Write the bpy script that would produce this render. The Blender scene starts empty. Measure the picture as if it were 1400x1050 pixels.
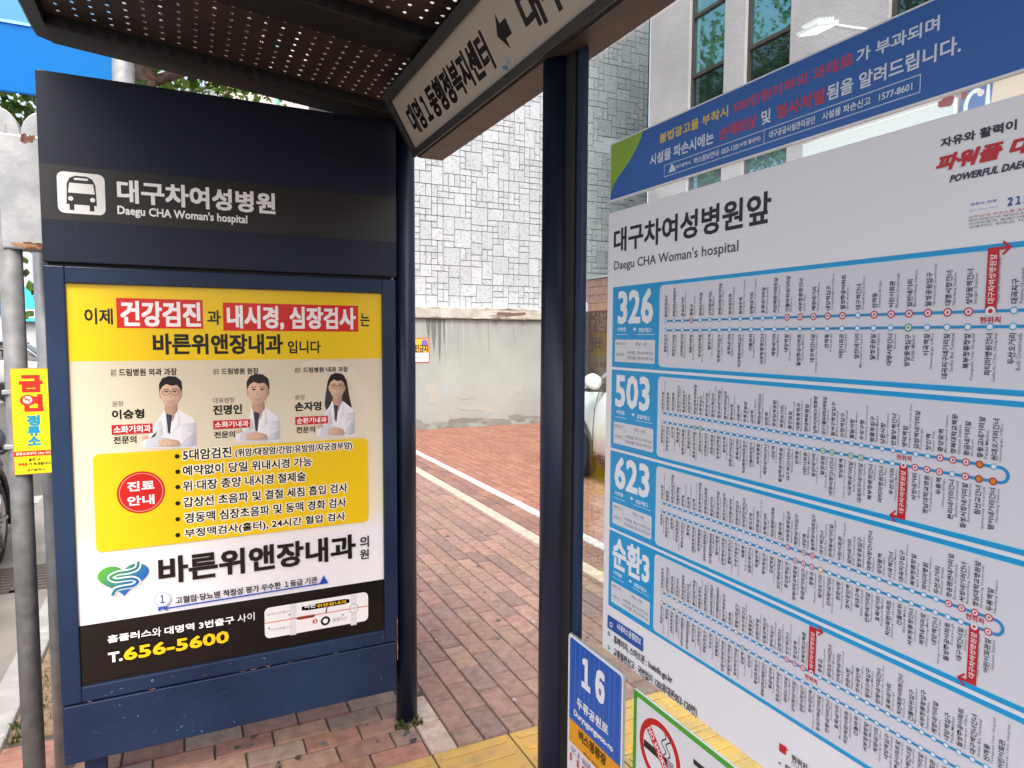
import bpy, bmesh, math, random
import numpy as np
from mathutils import Vector, Matrix
random.seed(7)
rng = np.random.default_rng(7)
SC = bpy.context.scene
COL = SC.collection

# ------------------------------------------------------------------ camera
F, YAW, PITCH, ROLL, EYE = 916.548, 0.451497, 0.0693232, 0.0048576, 1.5
_cy, _sy, _cp, _sp = math.cos(YAW), math.sin(YAW), math.cos(PITCH), math.sin(PITCH)
FWD = Vector((_sy*_cp, _cy*_cp, -_sp)); RGT = Vector((_cy, -_sy, 0)); UPV = RGT.cross(FWD)
R2 = RGT*math.cos(ROLL) + UPV*math.sin(ROLL); U2 = UPV*math.cos(ROLL) - RGT*math.sin(ROLL)
EYEP = Vector((0, 0, EYE))
cam = bpy.data.cameras.new('camera'); cam_o = bpy.data.objects.new('camera', cam); COL.objects.link(cam_o)
cam_o.matrix_world = Matrix(((R2.x, U2.x, -FWD.x, 0), (R2.y, U2.y, -FWD.y, 0), (R2.z, U2.z, -FWD.z, EYE), (0, 0, 0, 1)))
cam.sensor_width = 36; cam.lens = F/1400*36; cam.clip_start = 0.02; cam.clip_end = 2000
SC.camera = cam_o

# ------------------------------------------------------------------ sky and sun (bright overcast)
SUN_EL, SUN_AZ = math.radians(56), math.radians(196)      # azimuth measured clockwise from +Y
world = bpy.data.worlds.new('World'); SC.world = world; world.use_nodes = True
wt = world.node_tree; bg = wt.nodes['Background']
sky = wt.nodes.new('ShaderNodeTexSky'); sky.sky_type = 'NISHITA'; sky.sun_disc = False
sky.sun_elevation = SUN_EL; sky.sun_rotation = SUN_AZ; sky.air_density = 1.0; sky.dust_density = 6.0; sky.ozone_density = 1.0
hs = wt.nodes.new('ShaderNodeHueSaturation'); hs.inputs['Saturation'].default_value = 0.6
wt.links.new(sky.outputs[0], hs.inputs['Color']); wt.links.new(hs.outputs[0], bg.inputs['Color'])
bg.inputs['Strength'].default_value = 0.15
sun = bpy.data.lights.new('sun', 'SUN'); sun.energy = 0.7; sun.angle = math.radians(14); sun.color = (1, .985, .96)
sun_o = bpy.data.objects.new('sun', sun); COL.objects.link(sun_o)
sd = Vector((math.sin(SUN_AZ)*math.cos(SUN_EL), math.cos(SUN_AZ)*math.cos(SUN_EL), math.sin(SUN_EL)))
sun_o.rotation_euler = sd.to_track_quat('Z', 'Y').to_euler()
SC.view_settings.view_transform = 'Standard'; SC.view_settings.look = 'None'
SC.view_settings.exposure = 1.36; SC.view_settings.gamma = 1.0
try:
    SC.cycles.use_denoising = True; SC.cycles.max_bounces = 10; SC.cycles.transparent_max_bounces = 24
    SC.cycles.caustics_reflective = False; SC.cycles.caustics_refractive = False
except Exception: pass

# ------------------------------------------------------------------ colours and materials
def lin(c):
    if isinstance(c, str):
        c = tuple(int(c[i:i+2], 16)/255 for i in (0, 2, 4))
    return tuple((v/12.92 if v <= .04045 else ((v+.055)/1.055)**2.4) for v in c)
def material(name, col=(.5, .5, .5), rough=.5, metal=0, noise=0, scale=8, col2=None, bump=0, bscale=None, spec=.5, attr=None, detail=6, lo=.35, hi=.65):
    m = bpy.data.materials.new(name); m.use_nodes = True
    nt = m.node_tree; b = nt.nodes['Principled BSDF']
    b.inputs['Base Color'].default_value = (*col, 1); b.inputs['Roughness'].default_value = rough
    b.inputs['Metallic'].default_value = metal; b.inputs['Specular IOR Level'].default_value = spec
    tc = nt.nodes.new('ShaderNodeTexCoord')
    src = None
    if attr:
        a = nt.nodes.new('ShaderNodeAttribute'); a.attribute_name = attr; src = a.outputs['Color']
    if col2 is not None:
        n = nt.nodes.new('ShaderNodeTexNoise'); n.inputs['Scale'].default_value = scale; n.inputs['Detail'].default_value = detail
        nt.links.new(tc.outputs['Object'], n.inputs['Vector'])
        r = nt.nodes.new('ShaderNodeMapRange'); r.inputs['From Min'].default_value = lo; r.inputs['From Max'].default_value = hi
        nt.links.new(n.outputs['Fac'], r.inputs['Value'])
        mx = nt.nodes.new('ShaderNodeMix'); mx.data_type = 'RGBA'
        nt.links.new(r.outputs['Result'], mx.inputs['Factor'])
        if attr:
            mx.blend_type = 'MULTIPLY'
            mp = nt.nodes.new('ShaderNodeMix'); mp.data_type = 'RGBA'
            mp.inputs['A'].default_value = (1, 1, 1, 1); mp.inputs['B'].default_value = (*col2, 1)
            nt.links.new(r.outputs['Result'], mp.inputs['Factor'])
            mx.inputs['Factor'].default_value = 1
            nt.links.remove(mx.inputs['Factor'].links[0])
            nt.links.new(src, mx.inputs['A']); nt.links.new(mp.outputs['Result'], mx.inputs['B'])
        else:
            mx.inputs['A'].default_value = (*col, 1); mx.inputs['B'].default_value = (*col2, 1)
        src = mx.outputs['Result']
    if src is not None: nt.links.new(src, b.inputs['Base Color'])
    if bump:
        n2 = nt.nodes.new('ShaderNodeTexNoise'); n2.inputs['Scale'].default_value = bscale or scale*3; n2.inputs['Detail'].default_value = 6
        nt.links.new(tc.outputs['Object'], n2.inputs['Vector'])
        bp = nt.nodes.new('ShaderNodeBump'); bp.inputs['Strength'].default_value = bump; bp.inputs['Distance'].default_value = .01
        nt.links.new(n2.outputs['Fac'], bp.inputs['Height']); nt.links.new(bp.outputs['Normal'], b.inputs['Normal'])
    return m
M = {}
M['navy'] = material('navy_paint', (.007, .017, .050), .38, col2=(.015, .036, .088), scale=2.2, spec=.35, bump=.03, bscale=60)
M['navy_shaded'] = material('navy_shaded_paint', (.0045, .0075, .022), .38, col2=(.0075, .012, .032), spec=.35, scale=2, bump=.03, bscale=60)  # header's copy of the navy, roof shade worked into a darker colour
M['navy_post'] = material('navy_post_paint', (.0048, .0095, .027), .36, col2=(.009, .019, .05), scale=2.5, bump=.05, bscale=45, spec=.4)
M['black'] = material('black_rubber', (.008, .008, .009), .6)
M['dark_metal'] = material('dark_roof_metal', (.006, .006, .0065), .5, col2=(.014, .009, .007), scale=5, lo=.5, hi=.8)
M['perf'] = material('perforated_sheet', (.05, .036, .031), .38, metal=.2, col2=(.085, .058, .048), scale=6)
M['sign_frame'] = material('grey_sign_frame', (.035, .04, .045), .5, col2=(.05, .05, .05), scale=12)
M['sign_under'] = material('sign_underside', (.085, .07, .06), .5, col2=(.055, .043, .037), scale=14, lo=.4, hi=.7)
M['galv'] = material('galvanised_steel', (.30, .31, .32), .5, metal=.35, col2=(.42, .43, .44), scale=14, bump=.08, bscale=90)
M['galv_dark'] = material('weathered_pole', (.15, .152, .155), .65, metal=.2, col2=(.235, .238, .24), scale=20, bump=.12, bscale=120)
M['rust'] = material('rust', (.13, .045, .018), .9, col2=(.05, .02, .012), scale=60)
M['alu'] = material('aluminium_edge', (.55, .56, .58), .4, metal=.6)
M['board_white'] = material('board_white', (.86, .88, .92), .28)
M['print'] = material('printed_colour', rough=.35, attr='Col')
M['print_gloss'] = material('printed_poster', rough=.22, attr='Col')
M['print_matt'] = material('painted_marks', rough=.6, attr='Col')
M['asphalt'] = material('asphalt', (.085, .08, .074), .9, col2=(.12, .113, .10), scale=1.5, bump=.5, bscale=140)
M['concrete'] = material('concrete_gutter', (.27, .25, .225), .85, col2=(.20, .185, .165), scale=3, bump=.3, bscale=80)
M['kerb'] = material('granite_kerb', (.40, .39, .37), .8, col2=(.30, .29, .28), scale=9, bump=.2, bscale=100)
M['joint'] = material('paver_joint', (.07, .055, .045), .95, bump=.4, bscale=100)
M['paver'] = material('paver', rough=.82, attr='Col', col2=(.70, .66, .66), scale=22, bump=.35, bscale=90)
M['tactile'] = material('tactile_yellow', (.56, .335, .075), .8, col2=(.38, .26, .11), scale=7, bump=.45, bscale=90)
M['earth'] = material('earth', (.16, .10, .06), 1, col2=(.28, .20, .12), scale=20, bump=1, bscale=60)
M['retain'] = material('old_concrete', (.37, .395, .37), .85, col2=(.31, .33, .31), scale=1.2, bump=.15, bscale=30)
M['coping'] = material('peeling_coping', (.56, .54, .49), .85, col2=(.38, .355, .31), scale=5, bump=.3, bscale=20)
M['stone_plain'] = material('pale_stone', (.48, .49, .50), .8, col2=(.40, .41, .42), scale=10)
M['stone'] = material('speckled_stone', rough=.75, attr='Col', col2=(.50, .52, .56), scale=38, lo=.52, hi=.70, detail=3, bump=.2, bscale=60)
M['stone_joint'] = material('stone_joint', (.085, .09, .095), .9)
M['stucco'] = material('mauve_stucco', (.56, .50, .53), .9, col2=(.48, .425, .455), scale=1.6, bump=.5, bscale=40)
M['tile'] = material('pink_tile', rough=.35, attr='Col', col2=(.85, .8, .8), scale=9)
M['tile_joint'] = material('tile_joint', (.06, .045, .045), .9)
M['bronze'] = material('bronze_window_frame', (.085, .07, .06), .45, metal=.3)
M['pane'] = material('teal_window_glass', (.20, .42, .47), .02, metal=.85)
M['whitepaint'] = material('white_car_paint', (.78, .80, .80), .12, spec=.6)
M['carpaint'] = material('dark_blue_silver_paint', (.10, .12, .19), .2, metal=.5)
M['carglass'] = material('car_glass', (.012, .014, .016), .05, spec=.8)
M['tyre'] = material('tyre', (.012, .012, .012), .85)
M['rim'] = material('alloy', (.45, .46, .47), .3, metal=.9)
M['plastic'] = material('black_plastic', (.015, .015, .016), .5)
M['bark'] = material('bark', (.095, .055, .036), .95, col2=(.19, .13, .095), scale=16, bump=1, bscale=40)
M['leaf'] = material('leaf', rough=.55, attr='Col')
_lt = M['leaf'].node_tree; _b = _lt.nodes['Principled BSDF']
_tr = _lt.nodes.new('ShaderNodeBsdfTranslucent'); _mx = _lt.nodes.new('ShaderNodeMixShader'); _mx.inputs[0].default_value = .5
_at = [n for n in _lt.nodes if n.type == 'ATTRIBUTE'][0]
_lt.links.new(_at.outputs['Color'], _tr.inputs['Color']); _lt.links.new(_b.outputs[0], _mx.inputs[1]); _lt.links.new(_tr.outputs[0], _mx.inputs[2])
_lt.links.new(_mx.outputs[0], _lt.nodes['Material Output'].inputs['Surface'])
def translucent(name, col, amt):
    m = material(name, col, .35); nt = m.node_tree
    t = nt.nodes.new('ShaderNodeBsdfTranslucent'); t.inputs['Color'].default_value = (*col, 1)
    x = nt.nodes.new('ShaderNodeMixShader'); x.inputs[0].default_value = amt
    nt.links.new(nt.nodes['Principled BSDF'].outputs[0], x.inputs[1]); nt.links.new(t.outputs[0], x.inputs[2])
    nt.links.new(x.outputs[0], nt.nodes['Material Output'].inputs['Surface']); return m
M['blue_sheet'] = translucent('bright_blue_sheet', lin('08A6F2'), .65)
M['blue_sheet_top'] = translucent('teal_blue_sheet', lin('18AEE0'), .65)
M['peach'] = material('peach_wall', (.72, .58, .52), .9, col2=(.66, .53, .48), scale=1)
M['greywall'] = material('far_grey_wall', (.50, .51, .52), .9, col2=(.44, .45, .47), scale=.5)
M['white'] = material('white_plastic', (.80, .80, .80), .4)
M['cyan'] = material('cyan_banner', (.05, .55, .62), .7)
# clear shelter glass: tint + fresnel reflection
M['pane_dark'] = material('dark_window_glass', (.075, .125, .14), .02, metal=.85)
g = bpy.data.materials.new('shelter_glass'); g.use_nodes = True; nt = g.node_tree
for n in list(nt.nodes):
    if n.type == 'BSDF_PRINCIPLED': nt.nodes.remove(n)
tb = nt.nodes.new('ShaderNodeBsdfTransparent'); tb.inputs['Color'].default_value = (.93, .985, .965, 1)
gb = nt.nodes.new('ShaderNodeBsdfGlossy'); gb.inputs['Roughness'].default_value = .015
ge = nt.nodes.new('ShaderNodeNewGeometry'); dt = nt.nodes.new('ShaderNodeVectorMath'); dt.operation = 'DOT_PRODUCT'
nt.links.new(ge.outputs['Incoming'], dt.inputs[0]); nt.links.new(ge.outputs['Normal'], dt.inputs[1])
def _m(op, a, b_=None):
    n = nt.nodes.new('ShaderNodeMath'); n.operation = op
    for i, q in enumerate((a, b_)):
        if q is None: continue
        if isinstance(q, (int, float)): n.inputs[i].default_value = q
        else: nt.links.new(q, n.inputs[i])
    return n.outputs[0]
_f = _m('ADD', _m('MULTIPLY', _m('POWER', _m('SUBTRACT', 1.0, _m('ABSOLUTE', dt.outputs['Value'])), 5.0), .93), .07)
gm = nt.nodes.new('ShaderNodeMixShader')
nt.links.new(_f, gm.inputs[0]); nt.links.new(tb.outputs[0], gm.inputs[1]); nt.links.new(gb.outputs[0], gm.inputs[2])
nt.links.new(gm.outputs[0], nt.nodes['Material Output'].inputs['Surface']); M['glass'] = g

# ------------------------------------------------------------------ object helpers
def tag(o, label=None, cat=None, group=None, kind=None):
    if label: o['label'] = label
    if cat: o['category'] = cat
    if group: o['group'] = group
    if kind: o['kind'] = kind
    return o
def thing(name, loc, label, cat, group=None):
    o = bpy.data.objects.new(name, None); o.location = loc; o.empty_display_size = .1; COL.objects.link(o)
    return tag(o, label, cat, group)
def link(name, me, parent=None, world=True):
    o = bpy.data.objects.new(name, me); COL.objects.link(o)
    if parent is not None:
        o.parent = parent
        if world:                                   # mesh data is in world coordinates: cancel the parents' placement
            p, off = parent, Vector((0, 0, 0))
            while p is not None: off += p.location; p = p.parent
            o.location = -off
    return o
class B:
    """collects shapes in a bmesh, becomes one mesh object"""
    def __init__(s): s.bm = bmesh.new(); s.mats = []; s.col = None
    def mi(s, m):
        if m not in s.mats: s.mats.append(m)
        return s.mats.index(m)
    def _fin(s, faces, m, smooth=False):
        i = s.mi(m)
        for f in faces: f.material_index = i; f.smooth = smooth
    def box(s, x0, x1, y0, y1, z0, z1, m, bev=0):
        n0 = set(s.bm.faces)
        v = [s.bm.verts.new((x, y, z)) for z in (z0, z1) for y in (y0, y1) for x in (x0, x1)]
        fs = [s.bm.faces.new([v[i] for i in q]) for q in ((0, 2, 3, 1), (4, 5, 7, 6), (0, 1, 5, 4), (2, 6, 7, 3), (0, 4, 6, 2), (1, 3, 7, 5))]
        if bev:
            es = list({e for f in fs for e in f.edges})
            bmesh.ops.bevel(s.bm, geom=es, offset=bev, segments=2, profile=.5, affect='EDGES')
            fs = [f for f in s.bm.faces if f not in n0]
        s._fin(fs, m); return fs
    def prism(s, pts, d, m, bev=0, smooth=False):
        """pts: closed 3-D polygon, extruded by vector d"""
        n0 = set(s.bm.faces) if bev else None
        a = [s.bm.verts.new(p) for p in pts]; b = [s.bm.verts.new(Vector(p)+Vector(d)) for p in pts]; n = len(pts)
        fs = [s.bm.faces.new(a[::-1]), s.bm.faces.new(b)]
        sd = [s.bm.faces.new((a[i], a[(i+1) % n], b[(i+1) % n], b[i])) for i in range(n)]
        if bev:
            es = list({e for f in fs for e in f.edges})
            bmesh.ops.bevel(s.bm, geom=es, offset=bev, segments=2, profile=.5, affect='EDGES')
            s._fin([f for f in s.bm.faces if f not in n0], m)
        else:
            s._fin(fs, m); s._fin(sd, m, smooth)
    def tube(s, path, rad, m, n=16, caps=True):
        path = [Vector(p) for p in path]; rad = rad if isinstance(rad, (list, tuple)) else [rad]*len(path)
        rings = []; prev = None
        for i, p in enumerate(path):
            t = (path[min(i+1, len(path)-1)]-path[max(i-1, 0)]).normalized()
            if prev is None: prev = t.orthogonal().normalized()
            u = (prev - t*prev.dot(t)).normalized(); prev = u; w = t.cross(u)
            rings.append([s.bm.verts.new(p+(u*math.cos(2*math.pi*k/n)+w*math.sin(2*math.pi*k/n))*rad[i]) for k in range(n)])
        fs = []
        for a, b in zip(rings, rings[1:]):
            for k in range(n): fs.append(s.bm.faces.new((a[k], a[(k+1) % n], b[(k+1) % n], b[k])))
        s._fin(fs, m, True)
        if caps: s._fin([s.bm.faces.new(rings[0][::-1]), s.bm.faces.new(rings[-1])], m)
    def lathe(s, c, axis, prof, m, n=24):
        """prof: (offset along axis, radius)"""
        ax = Vector(axis).normalized(); u = ax.orthogonal().normalized(); w = ax.cross(u); c = Vector(c); rings = []
        for a, r in prof: rings.append([s.bm.verts.new(c+ax*a+(u*math.cos(2*math.pi*k/n)+w*math.sin(2*math.pi*k/n))*max(r, 1e-4)) for k in range(n)])
        fs = []
        for a, b in zip(rings, rings[1:]):
            for k in range(n): fs.append(s.bm.faces.new((a[k], a[(k+1) % n], b[(k+1) % n], b[k])))
        s._fin(fs, m, True); s._fin([s.bm.faces.new(rings[0][::-1]), s.bm.faces.new(rings[-1])], m)
    def loft(s, secs, m, closed=False, caps=True, smooth=True):
        rings = [[s.bm.verts.new(p) for p in q] for q in secs]; n = len(secs[0]); fs = []
        for a, b in zip(rings, rings[1:]):
            for k in range(n if closed else n-1): fs.append(s.bm.faces.new((a[k], a[(k+1) % n], b[(k+1) % n], b[k])))
        s._fin(fs, m, smooth)
        if caps: s._fin([s.bm.faces.new(rings[0][::-1]), s.bm.faces.new(rings[-1])], m)
    def build(s, name, parent=None, world=True):
        bmesh.ops.recalc_face_normals(s.bm, faces=s.bm.faces)
        me = bpy.data.meshes.new(name); s.bm.to_mesh(me); s.bm.free()
        for m in s.mats: me.materials.append(m)
        return link(name, me, parent, world)
def quads_mesh(name, verts, faces, cols, m, parent=None, world=True, kind=None):
    me = bpy.data.meshes.new(name); me.from_pydata(verts, [], faces); me.materials.append(m)
    if cols is not None:
        at = me.color_attributes.new('Col', 'FLOAT_COLOR', 'CORNER')
        flat = []
        for f, c in zip(faces, cols): flat += [c[0], c[1], c[2], 1.0]*len(f)
        at.data.foreach_set('color', flat)
    o = link(name, me, parent, world)
    if kind: o['kind'] = kind
    return o

# ------------------------------------------------------------------ planes, print sheets and lettering
def ray(px, py): return R2*((px-700)/F) + U2*(-(py-525)/F) + FWD
class Plane:
    def __init__(s, o, u, v):
        s.o, s.u, s.v = Vector(o), Vector(u).normalized(), Vector(v).normalized(); s.n = s.u.cross(s.v)
    def uv(s, px, py):
        r = ray(px, py); q = EYEP + r*((s.o-EYEP).dot(s.n)/r.dot(s.n)) - s.o
        return (q.dot(s.u), q.dot(s.v))
    def at(s, u, v, d=0): return s.o + s.u*u + s.v*v + s.n*d
def ground(px, py): r = ray(px, py); return EYEP + r*(-EYE/r.z)
_tc = {}
def text_mesh(st, shear=0.0, res=2):
    k = (st, shear, res)
    if k not in _tc:
        c = bpy.data.curves.new('lettering', 'FONT'); c.body = st; c.resolution_u = res; c.shear = shear; c.offset = .004
        o = bpy.data.objects.new('lettering', c); me = bpy.data.meshes.new_from_object(o)
        co = np.empty(len(me.vertices)*3); me.vertices.foreach_get('co', co); co = co.reshape(-1, 3)[:, :2]
        fs = [tuple(p.vertices) for p in me.polygons]
        bpy.data.objects.remove(o); bpy.data.curves.remove(c); bpy.data.meshes.remove(me)
        _tc[k] = (co, fs)
    return _tc[k]
class Sheet:
    """flat printing on a plane: shapes and letters stacked in hair-thin layers"""
    def __init__(s, pl, lift=.0006): s.pl = pl; s.d = lift; s.V = []; s.Fc = []; s.C = []; s.nv = 0
    def poly(s, pts, col, step=.00003):
        s.d += step; n = len(pts); s.V.append(np.array([(p[0], p[1], s.d) for p in pts])); s.Fc.append(tuple(range(s.nv, s.nv+n)))
        s.C.append([lin(col)]*n); s.nv += n
    def gpoly(s, pts, cols, step=.00003):
        s.d += step; n = len(pts); s.V.append(np.array([(p[0], p[1], s.d) for p in pts])); s.Fc.append(tuple(range(s.nv, s.nv+n)))
        s.C.append([lin(c) for c in cols]); s.nv += n
    def rect(s, u0, v0, u1, v1, col, r=0, step=.00003): s.poly(rrect(u0, v0, u1, v1, r), col, step)
    def circle(s, u, v, r, col, n=28, ry=None): s.poly([(u+r*math.cos(2*math.pi*k/n), v+(ry or r)*math.sin(2*math.pi*k/n)) for k in range(n)], col)
    def line(s, pts, w, col):
        s.d += .00003
        for a, b in zip(pts, pts[1:]):
            a, b = Vector(a), Vector(b); t = (b-a).normalized(); n = Vector((-t.y, t.x))*w/2; e = t*w*.35
            a = a-e; b = b+e; s.d += .000002
            q = [a-n, b-n, b+n, a+n]
            s.V.append(np.array([(p.x, p.y, s.d) for p in q])); s.Fc.append(tuple(range(s.nv, s.nv+4))); s.C.append([lin(col)]*4); s.nv += 4
    def raw(s, uv, fs, col):
        c = lin(col); s.V.append(np.column_stack([uv, np.full(len(uv), s.d)]))
        for f in fs: s.Fc.append(tuple(i+s.nv for i in f)); s.C.append([c]*len(f))
        s.nv += len(uv)
    def text(s, st, u0, v0, u1, v1, col, bold=0.0, halo=None, rot=0, shear=0.0, res=2, keep=None):
        """fit the lettering into the box u0..u1, v0..v1; bold in fractions of the box height; rot in quarter turns"""
        co, fs = text_mesh(st, shear, res)
        if len(co) == 0: return
        mn, mx = co.min(0), co.max(0); q = (co-mn)/np.maximum(mx-mn, 1e-6)
        b = bold*(v1-v0 if not rot else abs(u1-u0))
        if keep is not None:                        # keep the letters' own proportions along the reading direction
            pass
        if rot == 1: q = np.column_stack([1-q[:, 1], q[:, 0]])
        elif rot == 3: q = np.column_stack([q[:, 1], 1-q[:, 0]])
        def put(col, b):
            w, h = (u1-u0), (v1-v0)
            base = np.column_stack([u0+b*.8+q[:, 0]*(w-1.6*b), v0+b*.8+q[:, 1]*(h-1.6*b)])
            s.d += .00003; s.raw(base, fs, col)
            if b > 0:
                for k in range(8):
                    s.d += .000003; o_ = ((1, 1), (-1, 1), (-1, -1), (1, -1), (1, 0), (0, 1), (-1, 0), (0, -1))[k]
                    s.raw(base+np.array([b*o_[0], b*o_[1]]), fs, col)
        if halo:
            hcol, hb = halo; w, h = u1-u0, v1-v0; hb *= h
            base = np.column_stack([u0+b*.8+q[:, 0]*(w-1.6*b), v0+b*.8+q[:, 1]*(h-1.6*b)])
            for k in range(12):
                s.d += .000003; a = math.pi*k/6; s.raw(base+np.array([hb*math.cos(a), hb*math.sin(a)]), fs, hcol)
        put(col, b)
    # the same by photo measurements: bl = lower-left point, tr = upper-right point
    def T(s, st, bl, tr, col, bold=0.0, **k):
        a, b = s.pl.uv(*bl), s.pl.uv(*tr); s.text(st, a[0], a[1], b[0], b[1], col, bold, **k)
    def R(s, bl, tr, col, r=0):
        a, b = s.pl.uv(*bl), s.pl.uv(*tr); s.rect(a[0], a[1], b[0], b[1], col, r)
    def P(s, pts, col): s.poly([s.pl.uv(*p) for p in pts], col)
    def L(s, pts, w, col): s.line([s.pl.uv(*p) for p in pts], w, col)
    def build(s, name, parent, m):
        v = np.concatenate(s.V); o = np.array(s.pl.o); U = np.array(s.pl.u); Vv = np.array(s.pl.v); N = np.array(s.pl.n)
        w = o + v[:, :1]*U + v[:, 1:2]*Vv + v[:, 2:3]*N
        me = bpy.data.meshes.new(name); me.from_pydata(w.tolist(), [], s.Fc); me.materials.append(m)
        at = me.color_attributes.new('Col', 'FLOAT_COLOR', 'CORNER')
        arr = np.ones((sum(len(c) for c in s.C), 4)); arr[:, :3] = np.concatenate([np.array(c) for c in s.C]); at.data.foreach_set('color', arr.ravel())
        return link(name, me, parent)
def rrect(u0, v0, u1, v1, r=0, n=5):
    if r <= 0: return [(u0, v0), (u1, v0), (u1, v1), (u0, v1)]
    o = []
    for cx, cy, a in ((u1-r, v0+r, -90), (u1-r, v1-r, 0), (u0+r, v1-r, 90), (u0+r, v0+r, 180)):
        for k in range(n+1):
            t = math.radians(a+90*k/n); o.append((cx+r*math.cos(t), cy+r*math.sin(t)))
    return o

# ================================================================== THE SETTING
KX = -.645                                            # sidewalk edge at the kerb
b = B(); b.box(-140, 140, -60, 260, -.6, -.145, M['asphalt']); tag(b.build('road'), kind='structure')
b = B(); b.box(-1.35, -.765, -8, 60, -.14, -.128, M['concrete']); tag(b.build('gutter'), kind='structure')
b = B()
y = -8.0
while y < 60:
    b.box(-.765, KX, y, y+.99, -.14, .004, M['kerb'], .012); y += 1.0
tag(b.build('kerb'), kind='structure')
b = B(); b.box(KX, 30, -12, 60, -.14, -.008, M['joint']); tag(b.build('sidewalk_base'), kind='structure')
def pavers(name, x0, x1, y0, y1, wx, wy, cols, gap=.0028, gapy=.009, alongy=True, skip=None, top=0.0, jit=.006):
    V, Fs, Cs = [], [], []
    nx = int(round((x1-x0)/wx))
    for i in range(nx+1):
        if alongy: off = (wy/2 if i % 2 else 0)
        ny = int(math.ceil((y1-y0)/wy))+1
        for j in range(-1, ny):
            if alongy: xa, ya = x0+i*wx, y0+j*wy+off
            else: xa, ya = x0+i*wx-(wx/2 if j % 2 else 0), y0+j*wy
            xb, yb = min(xa+wx, x1), min(ya+wy, y1); xa, ya = max(xa, x0), max(ya, y0)
            if xb-xa < .02 or yb-ya < .02: continue
            if skip and skip((xa+xb)/2, (ya+yb)/2): continue
            zz = top + random.uniform(-.0012, .0012); g2 = gap/2; h2 = gapy/2; k = len(V); bv = .004
            tl = [random.uniform(-.0008, .0008) for _ in range(4)]; e_ = [random.uniform(-.0012, .0012) for _ in range(8)]
            V += [(xa+g2, ya+h2, zz-.012), (xb-g2, ya+h2, zz-.012), (xb-g2, yb-h2, zz-.012), (xa+g2, yb-h2, zz-.012),
                  (xa+g2+bv+e_[0], ya+h2+bv+e_[1], zz+tl[0]), (xb-g2-bv+e_[2], ya+h2+bv+e_[3], zz+tl[1]), (xb-g2-bv+e_[4], yb-h2-bv+e_[5], zz+tl[2]), (xa+g2+bv+e_[6], yb-h2-bv+e_[7], zz+tl[3])]
            c = random.choice(cols); f = random.uniform(.88, 1.1); c = tuple(v*f for v in c)
            for q in ((4, 5, 6, 7), (0, 1, 5, 4), (1, 2, 6, 5), (2, 3, 7, 6), (3, 0, 4, 7)): Fs.append(tuple(k+t for t in q)); Cs.append(c)
    return tag(quads_mesh(name, V, Fs, Cs, M['paver']), kind='structure')
P_BROWN = [(.30, .19, .155), (.32, .195, .16), (.275, .175, .15), (.315, .21, .16), (.30, .18, .15), (.285, .19, .15), (.245, .165, .145)]
P_RED = [(.33, .155, .10), (.35, .165, .11), (.315, .15, .105), (.36, .175, .115), (.33, .165, .115)]
P_LEFT = [(.37, .20, .145), (.35, .175, .13), (.31, .175, .14), (.36, .22, .16), (.29, .21, .165)]
LX1, LX2 = 2.26, 2.62                                 # the two pale bands running along the pavement
pavers('sidewalk_paving', .757, LX1, 2.212, 10.2, .1045, .2145, P_BROWN, skip=lambda x, y: x < .861 and y < 2.62)
pavers('sidewalk_paving', LX1+.11, LX2, 2.212, 10.2, .125, .2145, [(.26, .145, .11), (.285, .155, .12), (.24, .135, .11)])
pavers('sidewalk_paving', LX2+.10, 7.9, 2.212, 10.36, .105, .2145, P_RED)
pavers('sidewalk_paving', KX, .757, 2.21, 9.5, .20, .10, P_LEFT, alongy=False, skip=lambda x, y: x < -.33 and 2.95 < y < 4.6)
pavers('sidewalk_paving', KX, .757, -1.0, 2.21, .20, .10, P_LEFT, alongy=False, skip=lambda x, y: x > .46 and y > 1.90)
pavers('sidewalk_paving', KX, 3.0, 10.2, 40, .42, .42, P_RED)
pavers('paving_band', LX1, LX1+.11, 2.212, 10.2, .11, .6, [(.58, .47, .38), (.62, .50, .41)])
pavers('paving_band', LX2, LX2+.10, 2.212, 10.2, .10, .6, [(.60, .58, .56), (.56, .54, .52)])
pavers('sidewalk_paving', 4.0, 7.9, -1, 2.212, .105, .2145, P_RED)
pavers('paving_band', .757, .861, 2.21, 2.62, .104, .2, [(.60, .48, .39), (.56, .45, .37)])
pavers('paving_band', .0, .757, 1.60, 1.90, .25, .10, P_LEFT, alongy=False)
# tactile paving: 30 cm slabs with raised bars
b = B()
for j, y0 in enumerate((1.905, 1.603, 1.301)):
    x0 = .757-.302
    while x0 < 4.0:
        if not (j == 0 or x0 > .7): x0 += .302; continue
        b.box(x0+.003, x0+.299, y0+.003, y0+.299, -.03, .002, M['tactile'], .004)
        if j == 0 or True:
            for k in range(4):
                yy = y0+.0375+k*.075
                n = 8; ring = [(x0+.03+.017-.017*math.cos(a), yy-.017*math.sin(a)) for a in [math.pi/2+0]]
                pts = [(x0+.265+.016*math.sin(t), yy-.016*math.cos(t), .0025) for t in [math.pi*q/6 for q in range(7)]] + \
                      [(x0+.035-.016*math.sin(t), yy+.016*math.cos(t), .0025) for t in [math.pi*q/6 for q in range(7)]]
                b.prism(pts, (0, 0, .0055), M['tactile'], .0022)
        x0 += .302
tag(b.build('tactile_paving'), kind='structure')
V, Fs, Cs = [], [], []
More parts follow.
